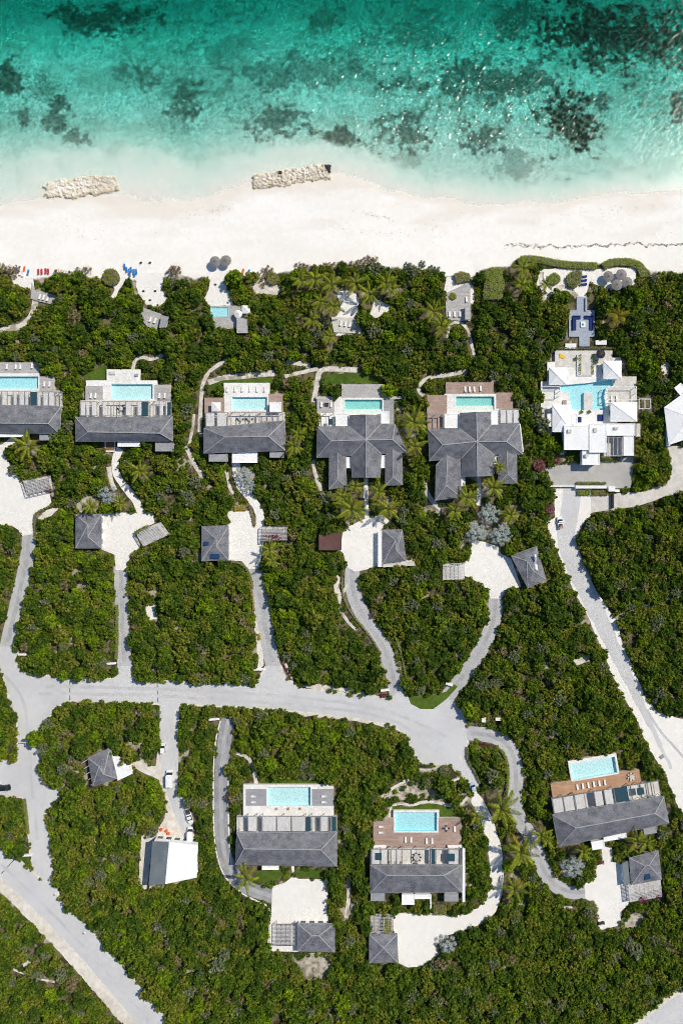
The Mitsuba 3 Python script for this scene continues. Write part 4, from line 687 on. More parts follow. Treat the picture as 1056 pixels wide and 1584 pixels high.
# ------------------------------------------------------------------ beach things
loungers([(193, 412), (196, 417), (200, 420), (203, 417), (207, 420), (211, 420), (201, 424), (208, 424)], 100, 'in the blue cluster on the left beach', 0.02, 'blue'); loungers([(60, 420), (65, 420), (71, 419), (75, 420)], 95, 'in the red row on the far left beach', .02, 'red')
loungers([(26, 417), (44, 421)], 80, 'at the far left of the beach', .02, 'blue'); loungers([(32, 422), (36, 424)], 75, 'between the far left blue beach loungers', .02); loungers([(38, 416)], 80, 'at the far left of the beach', .02, 'orange'); loungers([(385, 421)], 80, 'at the bush right of the double parasol', .02, 'blue'); loungers([(376, 420)], 80, 'at the bush right of the double parasol', .02, 'orange')
for i in range(3): loungers([(902, 428 + i * 6)], 5, f'on the sand above the beach patio, {ORD[i]} from the top', .03, 'navy', scale=1.25)
for px, py, lb in ((332.5, 404, 'left one of the two round thatched parasols out on the beach'), (349, 402.5, 'right one of the two round thatched parasols out on the beach'), (941, 427, 'upper left of the four thatched parasols behind the hedge'), (961, 424, 'upper right of the four thatched parasols behind the hedge'), (954, 440, 'lower left of the four thatched parasols behind the hedge'), (970, 436, 'lower right of the four thatched parasols behind the hedge')):
    parasol(px, py, 0, lb, 'thatch', 2.15); keep_clear(PG(RECT(px - 9, py - 9, px + 9, py + 9)))
for i, (px, py) in enumerate(((218, 406), (232, 406), (222, 450), (232, 464), (240, 450), (79, 431), (333, 440))):
    x, y = W(px, py); t = trimesh.creation.icosphere(subdivisions=2, radius=.55); t.vertices *= [1, .7, .5]; t.apply_translation([x, y, LAND + .1])
    solo('bean_bag', ['dark bean bag on the open left beach, left of a pair', 'dark bean bag on the open left beach, right of a pair', 'dark bean bag in the sandy bay, upper left', 'dark bean bag in the sandy bay, lowest', 'dark bean bag in the sandy bay, upper right', 'dark bean bag by the far left beach deck', 'dark bean bag on the sand above the plunge pool'][i], 'bean bag', t, 'dark_stuff', smooth=True)
def rocks(p, n, seed, size, z0):
    r = np.random.default_rng(seed); x0, y0, x1, y1 = p.bounds; ms = []
    base = trimesh.creation.icosphere(subdivisions=1, radius=1)
    while len(ms) < n:
        x, y = r.uniform(x0, x1), r.uniform(y0, y1)
        if not p.contains(Point(x, y)): continue
        m = base.copy(); s = size * r.uniform(.5, 1.25); m.vertices *= (1 + (meshkit.noise(m.vertices * 1.7 + r.uniform(0, 99, 3)) - .5)[:, None] * .9) * r.uniform(.7, 1.2, 3) * s
        m.apply_transform(trimesh.transformations.random_rotation_matrix(r.random(3))); m.apply_translation([x, y, z0 + .35 * s + r.uniform(0, .5)]); ms.append(m)
    return cat(ms)
for lb, o, n, s in (('pale submerged-edged rock groyne at the left of the beach', [(64, 284), (90, 276), (130, 271), (178, 269), (181, 290), (150, 297), (100, 302), (66, 301)], 520, 3), ('rock groyne with dark tips in the middle of the beach', [(391, 268), (420, 263), (460, 256), (500, 252), (511, 258), (509, 272), (470, 278), (430, 284), (394, 288)], 480, 4)):
    k = thing('rock_groyne', lb, 'groyne'); p = rough_edge(PG(o), 1.5, .4, s)
    part(k, 'sand_fill', extrude(p.buffer(-.3), -2.0, -1.75 if s == 3 else -1.6), 'rock')
    part(k, 'rocks', rocks(p.buffer(-.4), n, s, .5, -.26 if s == 3 else -.06), 'rock', kind='stuff'); part(k, 'stained_rocks', rocks(p.difference(p.buffer(-.85)), n // 3, s + 9, .42, -.1), 'rock_stained', kind='stuff', label='golden-brown stained rocks along the rim')
    if s == 4: part(k, 'wet_rocks', rocks(PG([(424, 262), (432, 259), (442, 262), (434, 267)]).union(PG([(503, 252), (511, 253), (510, 264), (504, 261)])), 16, 31, .6, .25), 'dark_stuff', kind='stuff', label='dark wet rocks at the seaward tips')
ms = []; r = np.random.default_rng(5)
for i in range(520):
    u = r.random(); px = 780 + 290 * u; py = 379 - 4 * u + 9 * (float(meshkit.fbm(np.array([px * .045, 3.0, 1.0]), 3)) - .5) + 5 * (float(meshkit.noise(np.array([px * .2, 7.0, 1.0]))) - .5) + r.normal(0, .9) + (5 * r.random() ** 2 if px < 840 else 0)
    x, y = W(px, py); z = ground_height(np.array([x]), np.array([y]))[0] + .05; ms.append(box([x, y, z], [r.uniform(.15, .6), r.uniform(.08, .22), .08], r.uniform(-.6, .6)))
solo('seaweed_line', 'dark wavy line of washed-up seaweed on the right beach', 'seaweed', cat(ms), 'weed', kind='stuff')

ms = []
for i in range(420):
    q = r.random(); x0, y0, x1, y1, sd = [(545, 324, 610, 338, 2), (530, 356, 690, 362, 4), (860, 330, 1056, 316, 4), (270, 330, 360, 318, 5), (60, 350, 300, 352, 14), (640, 345, 1050, 350, 14)][int(r.integers(6))]
    x, y = W(x0 + (x1 - x0) * q, y0 + (y1 - y0) * q + r.normal(0, sd)); z = ground_height(np.array([x]), np.array([y]))[0] + .04; ms.append(box([x, y, z], [r.uniform(.1, .45), r.uniform(.08, .2), .05], r.uniform(-.6, .6)))
solo('seaweed_scraps', 'faint scattered scraps of weed along the open beach', 'seaweed', cat(ms), 'weed_pale', kind='stuff')

# ------------------------------------------------------------------ vehicles
def car(px, py, deg, label, paint, L=4.6, Wd=1.9, H=1.5, kind='car', category='car'):
    k = thing('parked_' + kind, label, category); x, y = W(px, py); M = trimesh.transformations.rotation_matrix(math.radians(deg), [0, 0, 1]); M[:3, 3] = [x, y, LAND + .02]
    def put(name, m, mat, **kw): m = m.copy(); m.apply_transform(M); return part(k, name, m, mat, **kw)
    def hull(pts): return trimesh.convex.convex_hull(np.array(pts))
    def ring(z, x0, x1, w, c): return [(sx, sy, z) for sx, sy in ((x0 + c, w), (x1 - c, w), (x0 + c, -w), (x1 - c, -w), (x0, w - c), (x0, -w + c), (x1, w - c), (x1, -w + c))]
    w = Wd / 2; van = kind in ('van', 'truck')
    put('body', hull(ring(.35, -L / 2 + .1, L / 2 - .1, w - .06, .25) + ring(.6, -L / 2, L / 2, w, .3) + ring(.95, -L / 2 + .05, L / 2 - .12, w - .03, .35)), paint)
    if van: c0, c1 = -L / 2 + .15, L / 2 - 1.3
    elif kind == 'pickup': c0, c1 = -.35, L / 2 - 1.5
    else: c0, c1 = -L / 2 + .5, L / 2 - 1.35
    put('glasshouse', hull(ring(.94, c0, c1 + .45, w - .08, .2) + ring(H - .06, c0 + .3, c1 - .25, w - .24, .2)), 'car_glass')
    put('roof', hull(ring(H - .08, c0 + .22, c1 - .22, w - .22, .2) + ring(H, c0 + .4, c1 - .4, w - .3, .2)), paint)
    if van: put('cargo_box', hull(ring(.7, -L / 2, c1 - .5, w, .08) + ring(H + .5, -L / 2, c1 - .5, w - .03, .08)), paint)
    if kind == 'pickup': put('load_bed', box([-L / 4 - .45, 0, .98], [L / 2 - .8, Wd - .35, .06]), 'dark_stuff')
    for sx in (-1, 1):
        for sy in (-1, 1):
            t = trimesh.creation.cylinder(.33, .22, sections=16); t.apply_transform(trimesh.transformations.rotation_matrix(math.pi / 2, [1, 0, 0])); t.apply_translation([sx * L * .31, sy * (w - .1), .33]); wk = put('wheel', t, 'tyre')
    for sy in (-1, 1): put('headlight', box([L / 2 - .1, sy * (w - .38), .72], [.12, .4, .14]), 'lamp_glass'); put('wing_mirror', box([c1 + .05, sy * (w + .1), 1.02], [.15, .22, .14]), paint)
    keep_clear(Point(x, y).buffer(L * .5)); return k
car(8, 1218, 3, 'black car on the grey road at the left edge', 'paint_black', 5.0, 2.15)
car(252, 1158, 90, 'white car parked on the side road, uppermost of the white vehicles', 'paint_white', 4.3, 2.0, 1.6)
car(263, 1203, 91, 'white box van parked on the side road, below the white car', 'paint_white', 6.2, 2.5, 1.9, 'van', 'van')
car(293, 1262, -72, 'white pickup parked askew above the lowest white van', 'paint_white', 5.4, 2.1, 1.7, 'pickup', 'pickup')
car(295, 1288, 91, 'white van parked right above the warehouse', 'paint_white', 5.0, 2.2, 1.8, 'van', 'van')
car(731, 1217, 108, 'pale blue small car on the drive left of the planted island', 'paint_blue', 3.6, 1.9, 1.5)
k = car(865, 807, 95, 'white buggy with a loaded brown bed at the top of the track', 'paint_white', 4.0, 2.0, 1.7, 'pickup', 'buggy'); x, y = W(866, 814); part(k, 'load', cat([box([x + dx, y + dy, LAND + 1.2], [.6, .5, .5], a) for dx, dy, a in ((0, 0, .3), (.5, -.5, .9), (-.4, -.6, .1))]), 'deck_orange')
for i, (px, py) in enumerate(((243, 1286), (250, 1283), (258, 1285), (261, 1289))):
    x, y = W(px, py); k = thing('crate', f'orange crate on the sand above the warehouse, {ORD[i]} from the left', 'crate'); part(k, 'body', box([x, y, LAND + .4], [.9, .7, .8], .2 + i), 'orange_plastic'); part(k, 'lid', box([x, y, LAND + .84], [.96, .76, .08], .2 + i), 'orange_plastic')
solo('utility_box', 'small grey utility box on the white track at the lower right', 'box', slab([(1020, 1171), (1025, 1167), (1028, 1171), (1023, 1175)], 0, .4), 'grey_metal')
for i, (px, py) in enumerate(((928, 1430), (933, 1429))): solo('planter_pot', f'dark pot at the lower left corner of the tilted court, {ORD[i]} from the left', 'pot', slab(RECT(px - 2, py - 2, px + 2, py + 2), 0, .8), 'dark_stuff')
for i, (px, py) in enumerate(((86, 1383), (131, 1443), (160, 1470))):
    x, y = W(px, py); k = thing('marker_post', f'small white marker post right of the diagonal road, {ORD[i]} from the top', 'post'); part(k, 'post', box([x, y, LAND + .5], [.35, .35, 1.0], .6), 'stucco'); part(k, 'cap', box([x, y, LAND + 1.03], [.5, .5, .08], .6), 'grey_metal')
# entrance walls
for lb, px, py, w, d, a in (('by the first villa drive', 36, 1012, 12, 4, 0), ('by the second villa drive', 173, 1026, 14, 4, 5), ('by the third villa drive', 401, 1035, 16, 5, 0), ('by the dark driveway', 332, 1112, 16, 4, 6), ('by the fourth villa drive', 595, 1067, 13, 5, 8), ('by the fifth villa drive', 694, 1058, 11, 5, -15), ('standing upright by the road junction', 747, 1112, 6, 14, 0), ('above the blue car', 702, 1206, 17, 4, 22), ('by the road at the lower left', 43, 1322, 14, 4, 4), ('high by the tilted villa track', 770, 1112, 9, 7, 0)):
    x, y = W(px, py); k = thing('entrance_wall', f'low white entrance wall {lb}', 'wall'); part(k, 'wall', box([x, y, LAND + .55], [w / S, d / S * .6, 1.1], math.radians(a)), 'stucco'); part(k, 'wall_cap', box([x, y, LAND + 1.14], [w / S + .1, d / S * .6 + .1, .08], math.radians(a)), 'terrace_white'); keep_clear(Point(x, y).buffer(w / S * .55))

# ------------------------------------------------------------------ vegetation
def leaf_quads(c, n, size, r, elong=1.6):
    """diamond leaf clumps: centres c, normals n"""
    k = len(c); t = np.cross(n, r.normal(size=(k, 3))); t /= np.linalg.norm(t, axis=1, keepdims=True) + 1e-9; b = np.cross(n, t)
    s = (size * r.uniform(.55, 1.35, k))[:, None]
    v = np.stack([c + t * s * elong * .5, c + b * s * .42 + n * s * .12, c - t * s * elong * .5, c - b * s * .42 + n * s * .12], 1).reshape(-1, 3)
    i = np.arange(k)[:, None] * 4
    return v, np.concatenate([i + [0, 1, 2], i + [0, 2, 3]])
def crown(seed, R, Hc, lobes, leaves, size, col, tips, spread=.38, low=.1):
    r = np.random.default_rng(seed); cs, ns, co = [], [], []
    L = []
    ph = r.uniform(0, 6.28, 3)
    for i in range(lobes):
        a = i * 2.39996 + r.uniform(-.5, .5); rim = R * (1 + .20 * math.sin(2 * a + ph[0]) + .14 * math.sin(3 * a + ph[1]) + .10 * math.sin(5 * a + ph[2])); q = rim * .98 * math.sqrt((i + .4) / lobes) * r.uniform(.82, 1.12)
        L.append((q * math.cos(a), q * math.sin(a), Hc * (.58 + .14 * (1 - (q / R) ** 2) + r.uniform(-.20, .20)), R * r.uniform(.13, .27), r.uniform(0, 1)))
    for x, y, z, rad, tone in L:
        k = leaves // lobes; d = r.normal(size=(k, 3)); d[:, 2] = np.abs(d[:, 2]) * 1.0 - low; d /= np.linalg.norm(d, axis=1, keepdims=True)
        c = np.array([x, y, z]) + d * rad * r.uniform(.55, 1.15, (k, 1)) * [1, 1, 1.1]; lowl = r.random(k) < .22; c[lowl, 2] *= r.uniform(.35, .8, lowl.sum())
        n = d * .7 + r.normal(size=(k, 3)) * .62 + [0, 0, .35]; n /= np.linalg.norm(n, axis=1, keepdims=True)
        t = np.clip(tone * .62 + r.normal(0, spread, k) + .1, 0, 1)[:, None]
        cs.append(c); ns.append(n); co.append(np.array(col) * (1 - t) + np.array(tips) * t)
    k = int(leaves * .22); a, q = r.uniform(0, 2 * np.pi, k), np.sqrt(r.random(k)); dz = 1 - q ** 2       # the even canopy between the clumps
    cs.append(np.column_stack([np.cos(a) * q * R, np.sin(a) * q * R, Hc * (.45 + .18 * dz) + r.normal(0, .2, k)])); n = np.column_stack([np.cos(a) * q * .5, np.sin(a) * q * .5, np.ones(k)]) + r.normal(size=(k, 3)) * .5; ns.append(n / np.linalg.norm(n, axis=1, keepdims=True))
    t = np.clip(r.normal(.42, spread, k), 0, 1)[:, None]; co.append(np.array(col) * (1 - t) + np.array(tips) * t)
    c, n, co = np.vstack(cs), np.vstack(ns), np.vstack(co); c[:, 2] = np.maximum(c[:, 2], .15)
    v, f = leaf_quads(c, n, size, r)
    return trimesh.Trimesh(v, f, process=False), np.repeat(co, 4, axis=0)
def trunk_mesh(seed, R, Hc):
    r = np.random.default_rng(seed); ms = [tube([[0, 0, 0], [.05, .03, Hc * .25], [.1, 0, Hc * .5]], [.13, .10, .07])]
    for i in range(4):
        a = r.uniform(0, 6.28); ms.append(tube([[.05, .02, Hc * .22], [math.cos(a) * R * .3, math.sin(a) * R * .3, Hc * .45], [math.cos(a) * R * .55, math.sin(a) * R * .55, Hc * .66]], [.08, .06, .025], 5))
    return cat(ms)
KINDS = {'dark': ((.030, .070, .010), (.150, .225, .032)), 'green': ((.050, .098, .010), (.245, .325, .038)), 'olive': ((.085, .105, .014), (.340, .370, .055)), 'bright': ((.085, .155, .008), (.330, .450, .028)),
         'dry': ((.150, .125, .060), (.40, .345, .18)), 'grey': ((.100, .125, .062), (.32, .35, .19))}
TREES, SMALL = [], []
for i, (kd, R, Hc, lb, lv) in enumerate([('dark', 2.0, 3.6, 28, 1250), ('dark', 1.9, 3.4, 25, 1150), ('green', 2.1, 3.7, 30, 1300), ('green', 2.0, 3.4, 27, 1200), ('green', 1.8, 3.1, 23, 1050), ('olive', 2.0, 3.5, 27, 1200), ('olive', 1.8, 3.1, 23, 1050), ('bright', 2.0, 3.4, 27, 1200), ('bright', 1.7, 3.0, 21, 1000), ('dry', 1.8, 3.0, 22, 620), ('grey', 1.9, 3.2, 23, 900), ('green', 2.3, 3.9, 34, 1400)]):
    m, c = crown(100 + i, R, Hc, lb, int(lv * .50), .46, *KINDS[kd]); scene[f'tree_{i}'] = {'type': 'shapegroup', 'crown': mikit.ply(m, 'leaf', color=c)}
    scene[f'trunk_{i}'] = {'type': 'shapegroup', 'trunk': mikit.ply(trunk_mesh(i, R, Hc), 'bark')}; TREES.append((kd, R))
for i, (kd, R, Hc, lv) in enumerate([('dark', 1.0, 1.5, 220), ('green', 1.0, 1.4, 220), ('olive', 1.0, 1.3, 210), ('bright', 1.0, 1.2, 220), ('dry', 1.0, 1.0, 120)]):
    m, c = crown(300 + i, R, Hc, 5, lv, .34, *KINDS[kd]); scene[f'bush_{i}'] = {'type': 'shapegroup', 'crown': mikit.ply(m, 'leaf', color=c)}; SMALL.append(kd)
def nz(x, y, s, k=0): return float(meshkit.fbm(np.array([x * s, y * s, k * 7.3]), 3, k))

# palms ------------------------------------------------
def frond_mesh(seed, L, droop, leaflets, width, col, tip):
    r = np.random.default_rng(seed); t = np.linspace(0, 1, 9); ang = .75 - droop * t
    px = np.concatenate([[0], np.cumsum(np.cos((ang[1:] + ang[:-1]) / 2) * L / 8)]); pz = np.concatenate([[0], np.cumsum(np.sin((ang[1:] + ang[:-1]) / 2) * L / 8)])
    ms, cs = [], []
    rc = tube(np.column_stack([px, 0 * px, pz]), np.linspace(.05, .012, 9), 4); ms.append(rc); cs.append(np.tile([.16, .15, .05], (len(rc.vertices), 1)))
    for i in range(leaflets):
        u = .12 + .88 * (i + .5) / leaflets; x, z = np.interp(u, t, px), np.interp(u, t, pz); l = width * math.sin(math.pi * min(1, .18 + .8 * u)) ** .7 * r.uniform(.85, 1.1)
        for s in (-1, 1):
            a = np.array([x, 0, z]); dirn = np.array([.62, s * .78, -.38 - .2 * u]); dirn /= np.linalg.norm(dirn); e = a + dirn * l; wv = np.array([.055 * L / 4, 0, .02])
            m_ = (a + e) / 2 + [0, 0, .06 * l]
            ms.append(trimesh.Trimesh([a - wv, a + wv, m_ + wv * 1.5, m_ - wv * 1.5, e], [[0, 1, 2], [0, 2, 3], [3, 2, 4]], process=False))
            q = np.clip(r.uniform(0, 1), 0, 1); cs.append(np.tile(np.array(col) * (1 - q) + np.array(tip) * q, (5, 1)))
    return trimesh.Trimesh(*[np.vstack(x) if j == 0 else x for j, x in enumerate([[m.vertices for m in ms], np.vstack([m.faces + o for m, o in zip(ms, np.cumsum([0] + [len(m.vertices) for m in ms[:-1]]))])])], process=False), np.vstack(cs)
for nm, L, wd, col, tip in (('palm', 4.3, .92, (.14, .185, .012), (.43, .46, .055)), ('gold_palm', 3.6, .95, (.20, .18, .015), (.46, .37, .04))):
    for i, dr_ in enumerate((.95, 1.35, 1.9)):
        m, c = frond_mesh(20 + i, L, dr_, 17, wd, col, tip); scene[f'{nm}_frond_{i}'] = {'type': 'shapegroup', 'frond': mikit.ply(m, 'frond', color=c)}
def fan_mesh(seed, pet):
    r = np.random.default_rng(seed); base = np.array([pet, 0, pet * .35]); vs, fs, cs = [[0, 0, 0], base + [0, .03, 0], base - [0, .03, 0]], [[0, 1, 2]], [[.3, .34, .3]] * 3
    n = 13
    for i in range(n):
        a = (i / (n - 1) - .5) * 4.6; d = np.array([math.cos(a), math.sin(a), .10 - .25 * abs(math.sin(a * .5))]); sd = np.array([-math.sin(a), math.cos(a), 0]) * .07
        l = .78 * (1 - .2 * abs(a) / 2.3); at = len(vs); c = np.array([.42, .49, .48]) * r.uniform(.35, 1.2)
        vs += [base, base + d * l * .6 + sd, base + d * l * .6 - sd, base + d * l + [0, 0, -.12]]; fs += [[at, at + 1, at + 2], [at + 1, at + 3, at + 2]]; cs += [c] * 4
    return trimesh.Trimesh(vs, fs, process=False), np.array(cs)
for i, pet in enumerate((.25, .95, 1.6)): m, c = fan_mesh(i, pet); scene[f'fan_{i}'] = {'type': 'shapegroup', 'fan': mikit.ply(m, 'frond', color=c)}
def palm(px, py, rpx, label, kind='palm', grp=None, h=None):
    r = np.random.default_rng(int(px * 31 + py)); k = thing('palm_tree', label, 'palm tree', grp); s = 1.22 * rpx / S / (4.1 if kind == 'palm' else 3.4); h = h or r.uniform(5.0, 6.8)
    x, y = W(px, py, h); dx, dy = r.uniform(-.6, .6, 2); z = LAND + h
    u = np.linspace(0, 1, 8); part(k, 'trunk', tube(np.column_stack([x + dx * (1 - u) ** 2, y + dy * (1 - u) ** 2, LAND + h * u]), .22 - .1 * u, 8), 'bark')
    n = 15
    for i in range(n):
        if r.random() < .10: continue
        q = i % 3; copy(numbered(k + '__frond'), f"{'gold_palm' if q == 2 and r.random() < .3 else kind}_frond_{q}", x, y, z, i * 360 / n + r.uniform(-7, 7), s * r.uniform(.75, 1.14), ([0, 1, 0], [-22, 5, 24][q] + r.uniform(-8, 8)))
    PALMS.append((x, y, s * 4.4))
def silver_palm(px, py, rpx, label, grp=None):
    r = np.random.default_rng(int(px * 17 + py)); k = thing('silver_palm', label, 'palm tree', grp); s = 1.0 * rpx / S / 2.2; h = 2.8; x, y = W(px, py, h); z = LAND + h
    part(k, 'trunk', tube([[x, y, LAND], [x, y, LAND + 1.2], [x, y, z + .2]], [.28, .24, .2], 8), 'bark')
    for ring, cnt, up, tl in ((2, 8, 0, 16), (1, 5, .25, 2), (0, 2, .5, -14)):
        for i in range(cnt): copy(numbered(k + '__fan_leaf'), f'fan_{ring}', x, y, z + up, i * 360 / cnt + ring * 25 + r.uniform(-8, 8), s * r.uniform(.88, 1.1), ([0, 1, 0], tl + r.uniform(-6, 6)))
    PALMS.append((x, y, s * 2.9))
PALMS = []
for px, py, r, lb in ((43, 690, 20, 'palm in the round bed by the first villa drive'), (216, 728, 17, 'palm in the bed between the white path and the second villa'), (186, 778, 13, 'small palm right of the silver palm at the second court'), (140, 783, 14, 'small palm above the second garage'),
    (466, 434, 16, 'beach palm, leftmost of the middle clump'), (487, 431, 17, 'beach palm, second in the middle clump'), (513, 440, 18, 'beach palm above the sunken deck'), (517, 474, 15, 'palm at the left rim of the sunken deck bay'), (496, 466, 16, 'palm left of the sunken deck bay'), (550, 438, 18, 'beach palm right of the sunken deck bay'),
    (571, 455, 18, 'dark palm shading the right of the sunken deck bay'), (597, 438, 17, 'beach palm, rightmost of the middle clump'), (483, 495, 16, 'palm low left of the sunken deck'), (510, 520, 13, 'palm under the sunken deck'), (606, 446, 14, 'palm by the dry beach shrubs'), (670, 482, 19, 'palm left of the tall beach deck'), (682, 504, 16, 'palm low left of the tall beach deck'),
    (640, 653, 23, 'large palm between the two cross-gabled villas'), (641, 690, 17, 'lower palm between the two cross-gabled villas'), (544, 788, 23, 'palm left of the straight white path, above the fourth court'), (600, 787, 20, 'palm right of the straight white path, above the fourth court'), (586, 760, 15, 'palm beside the right wing of the fourth villa'), (528, 768, 15, 'palm below the left wing of the fourth villa'), (549, 752, 13, 'small palm at the door of the fourth villa'),
    (721, 769, 18, 'palm below the left wing of the fifth villa'), (703, 790, 15, 'palm left of the three silver palms'), (763, 754, 17, 'palm below the right wing of the fifth villa'), (790, 796, 16, 'palm right of the three silver palms'), (809, 415, 17, 'palm at the left end of the beach hedge'), (806, 440, 17, 'palm below the left end of the beach hedge'), (845, 440, 12, 'palm casting its shadow on the sand behind the hedge'),
    (417, 851, 15, 'palm right of the third court'), (421, 868, 12, 'small palm below the red-flowered pergola'), (455, 690, 16, 'palm right of the third villa'), (462, 672, 14, 'upper palm right of the third villa'), (380, 1358, 20, 'palm inside the bend of the dark driveway'), (774, 1250, 27, 'tall palm over the white lane'), (805, 1317, 27, 'tall palm between the two winding drives'), (836, 1292, 16, 'palm left of the tilted villa'),
    (846, 1300, 13, 'small palm touching the tilted villa'), (795, 1376, 20, 'palm over the lower bend of the white lane'), (984, 1300, 18, 'palm in front of the tilted villa, left of a pair'), (1000, 1304, 14, 'palm in front of the tilted villa, right of a pair'), (902, 1318, 13, 'small palm by the entrance canopy of the tilted villa'), (772, 722, 10, 'small palm in the notch of the fifth villa'), (736, 1262, 15, 'palm beside the brown deck right end')):
    palm(px, py, r, lb)
palm(956, 489, 15, 'golden yellow palm in the thicket right of the beach patio', 'gold_palm'); palm(752, 742, 8, 'small yellow palm at the door of the fifth villa', 'gold_palm', h=3)
for px, py, r, lb in ((166, 766, 15, 'silver palm above the second garage court'), (377, 735, 14, 'silver palm beside the white path of the third villa'), (386, 752, 10, 'lower silver palm beside the white path of the third villa'), (757, 795, 17, 'topmost of the three silver palms above the fifth court'), (737, 824, 17, 'left one of the three silver palms above the fifth court'), (775, 827, 17, 'right one of the three silver palms above the fifth court'), (886, 1341, 19, 'silver palm left of the tilted court'), (692, 1462, 14, 'silver palm by the lower middle court')):
    silver_palm(px, py, r, lb)

# clipped hedges, round bushes, flowers ------------------------------------------------
def hedge(label, poly, h, kind='bright', name='hedge', size=.3, dens=9.0, cols=None, category='hedge'):
    r = np.random.default_rng(len(labels)); x0, y0, x1, y1 = poly.bounds; n = int(poly.area * dens * 1.6) + 30
    p = np.column_stack([r.uniform(x0, x1, n * 3), r.uniform(y0, y1, n * 3)]); p = p[shapely.contains_xy(poly, p[:, 0], p[:, 1])][:n]
    d = shapely.distance(poly.boundary, shapely.points(p)); top = h * np.clip(1 - .6 * np.exp(-d / .28), 0, 1) * (1 + .12 * (meshkit.noise(np.column_stack([p, 0 * p[:, 0]]) * .8) - .5))
    c = np.column_stack([p, LAND + np.where(r.random(len(p)) < .8, top, top * r.random(len(p)))]); nn = r.normal(size=(len(p), 3)) * .4 + [0, 0, 1]; nn /= np.linalg.norm(nn, axis=1, keepdims=True)
    a, b = cols or KINDS[kind]; t = np.clip(r.normal(.6, .25, len(p)), 0, 1)[:, None]; co = np.array(a) * (1 - t) + np.array(b) * t
    v, f = leaf_quads(c, nn, size, r); k = thing(name, label, category); part(k, 'foliage', trimesh.Trimesh(v, f, process=False), 'leaf', color=np.repeat(co, 4, axis=0))
    inner = poly.buffer(-.25)
    if inner.area > .1: part(k, 'stems', extrude(inner.simplify(.1), .02, h * .55), 'bark')
    keep_clear(poly, .25)
for lb, g, h, kd in (('long clipped bright hedge along the right beach', stroke([(800, 406), (812, 400), (834, 402), (866, 410), (922, 412)], 12), 1.5, 'bright'), ('hooked clipped hedge around the four thatched parasols', stroke([(931, 414), (943, 406), (973, 405), (989, 412), (995, 430)], 13), 1.5, 'bright'),
    ('big clipped bright green block right of the tall beach deck', smoothed([(748, 418), (760, 414), (774, 416), (779, 440), (776, 466), (744, 466)], 1), 3.0, 'bright'), ('round bush on the sand behind the beach hedge', Point(*W(856, 432)).buffer(2.5), 1.6, 'bright'), ('dark oval bush left of the navy loungers', smoothed([(873, 430), (882, 420), (896, 418), (900, 424), (896, 440), (888, 448), (876, 444)], 1), 1.8, 'green'),
    ('round bush by the blue loungers', Point(*W(173, 430)).buffer(3.5), 2.2, 'olive'), ('bush crowning the tall beach deck', smoothed([(700, 424), (712, 420), (726, 424), (729, 436), (716, 438), (704, 440)], 1), 2.0, 'olive'), ('round bush left of the dry beach shrubs', Point(*W(422, 432)).buffer(2.6), 1.8, 'olive'), ('round clipped bush in the planting hole of the beach deck', Point(*W(699.5, 459)).buffer(1.5), 1.3, 'bright'),
    ('clipped hedge strip along the fourth driveway', stroke([(529, 892), (529, 915), (533, 930), (545, 952), (572, 982), (590, 1012)], 4.5), 1.0, 'bright'), ('clipped hedge on the outer bend of the fourth driveway', stroke([(612, 985), (622, 1015), (627, 1045)], 5), 1.3, 'bright'), ('curved hedge at the lower corner of the third court', stroke([(357, 868), (376, 872), (388, 890), (391, 912)], 5), 1.3, 'bright'), ('hedge at the first court exit', stroke([(55, 830), (53, 800), (58, 792), (80, 782)], 4.5), 1.2, 'green'),
    ('brown leafless hedge between the third court and its path', stroke([(386, 782), (391, 800), (394, 815)], 5), .8, 'dry'), ('left hedge of the planter in front of the white villa', PG(RECT(892, 549, 897, 581)), TER + 1.3, 'green'), ('right hedge of the planter in front of the white villa', PG(RECT(911, 549, 916, 581)), TER + 1.3, 'green'), ('hedge along the top of the white forecourt wall', PG(RECT(890, 745, 936, 750)), 1.6, 'green'), ('hedge bed below the white forecourt wall', PG(RECT(891, 757, 912, 767)), 1.2, 'bright'), ('yellowish planting below the white forecourt wall', PG(RECT(914, 757, 940, 767)), 1.2, 'olive'),
    ('low hedge above the stair of the beach patio', PG(RECT(862, 537, 945, 541.5)), 1.2, 'dark'), ('hedge below the roof court of the white villa', PG(RECT(930, 708, 958, 715)), 1.3, 'green'), ('hedge left of the lower right court', PG([(918, 1392), (925, 1405), (922, 1412), (910, 1404), (904, 1394)]), 1.4, 'green'), ('long clipped hedge on the left of the planted island', stroke([(722, 1155), (722, 1175), (735, 1195), (742, 1212)], 5), 1.3, 'green'), ('long hedge on the right of the planted island', stroke([(775, 1160), (785, 1180), (785, 1215), (780, 1232)], 6), 1.3, 'bright'),
    ('hedge at the lower left road corner', stroke([(38, 1235), (42, 1265), (44, 1290)], 6), 1.4, 'bright'), ('round dark bush above the lower middle villa', Point(*W(687, 1192)).buffer(2.4), 1.9, 'dark'), ('hedge under the lower middle entrance', PG(RECT(669, 1398, 690, 1415)), 1.5, 'olive'), ('long hedge along the left of the second driveway', stroke([(181, 935), (182, 985), (180, 1020)], 6), 1.3, 'bright'), ('green climber on the second pergola', PG([(208, 822), (228, 812), (238, 812), (228, 822), (214, 830)]), 3.1, 'green'), ('climber on the planted pergola above the pyramid roof', PG([(594, 1412), (606, 1414), (607, 1442), (588, 1440)]), 3.1, 'olive')):
    hedge(lb, g, h, kd)
RED, PURP, YEL = ((.07, .008, .015), (.24, .02, .045)), ((.10, .012, .035), (.26, .035, .09)), ((.30, .24, .01), (.62, .50, .03))
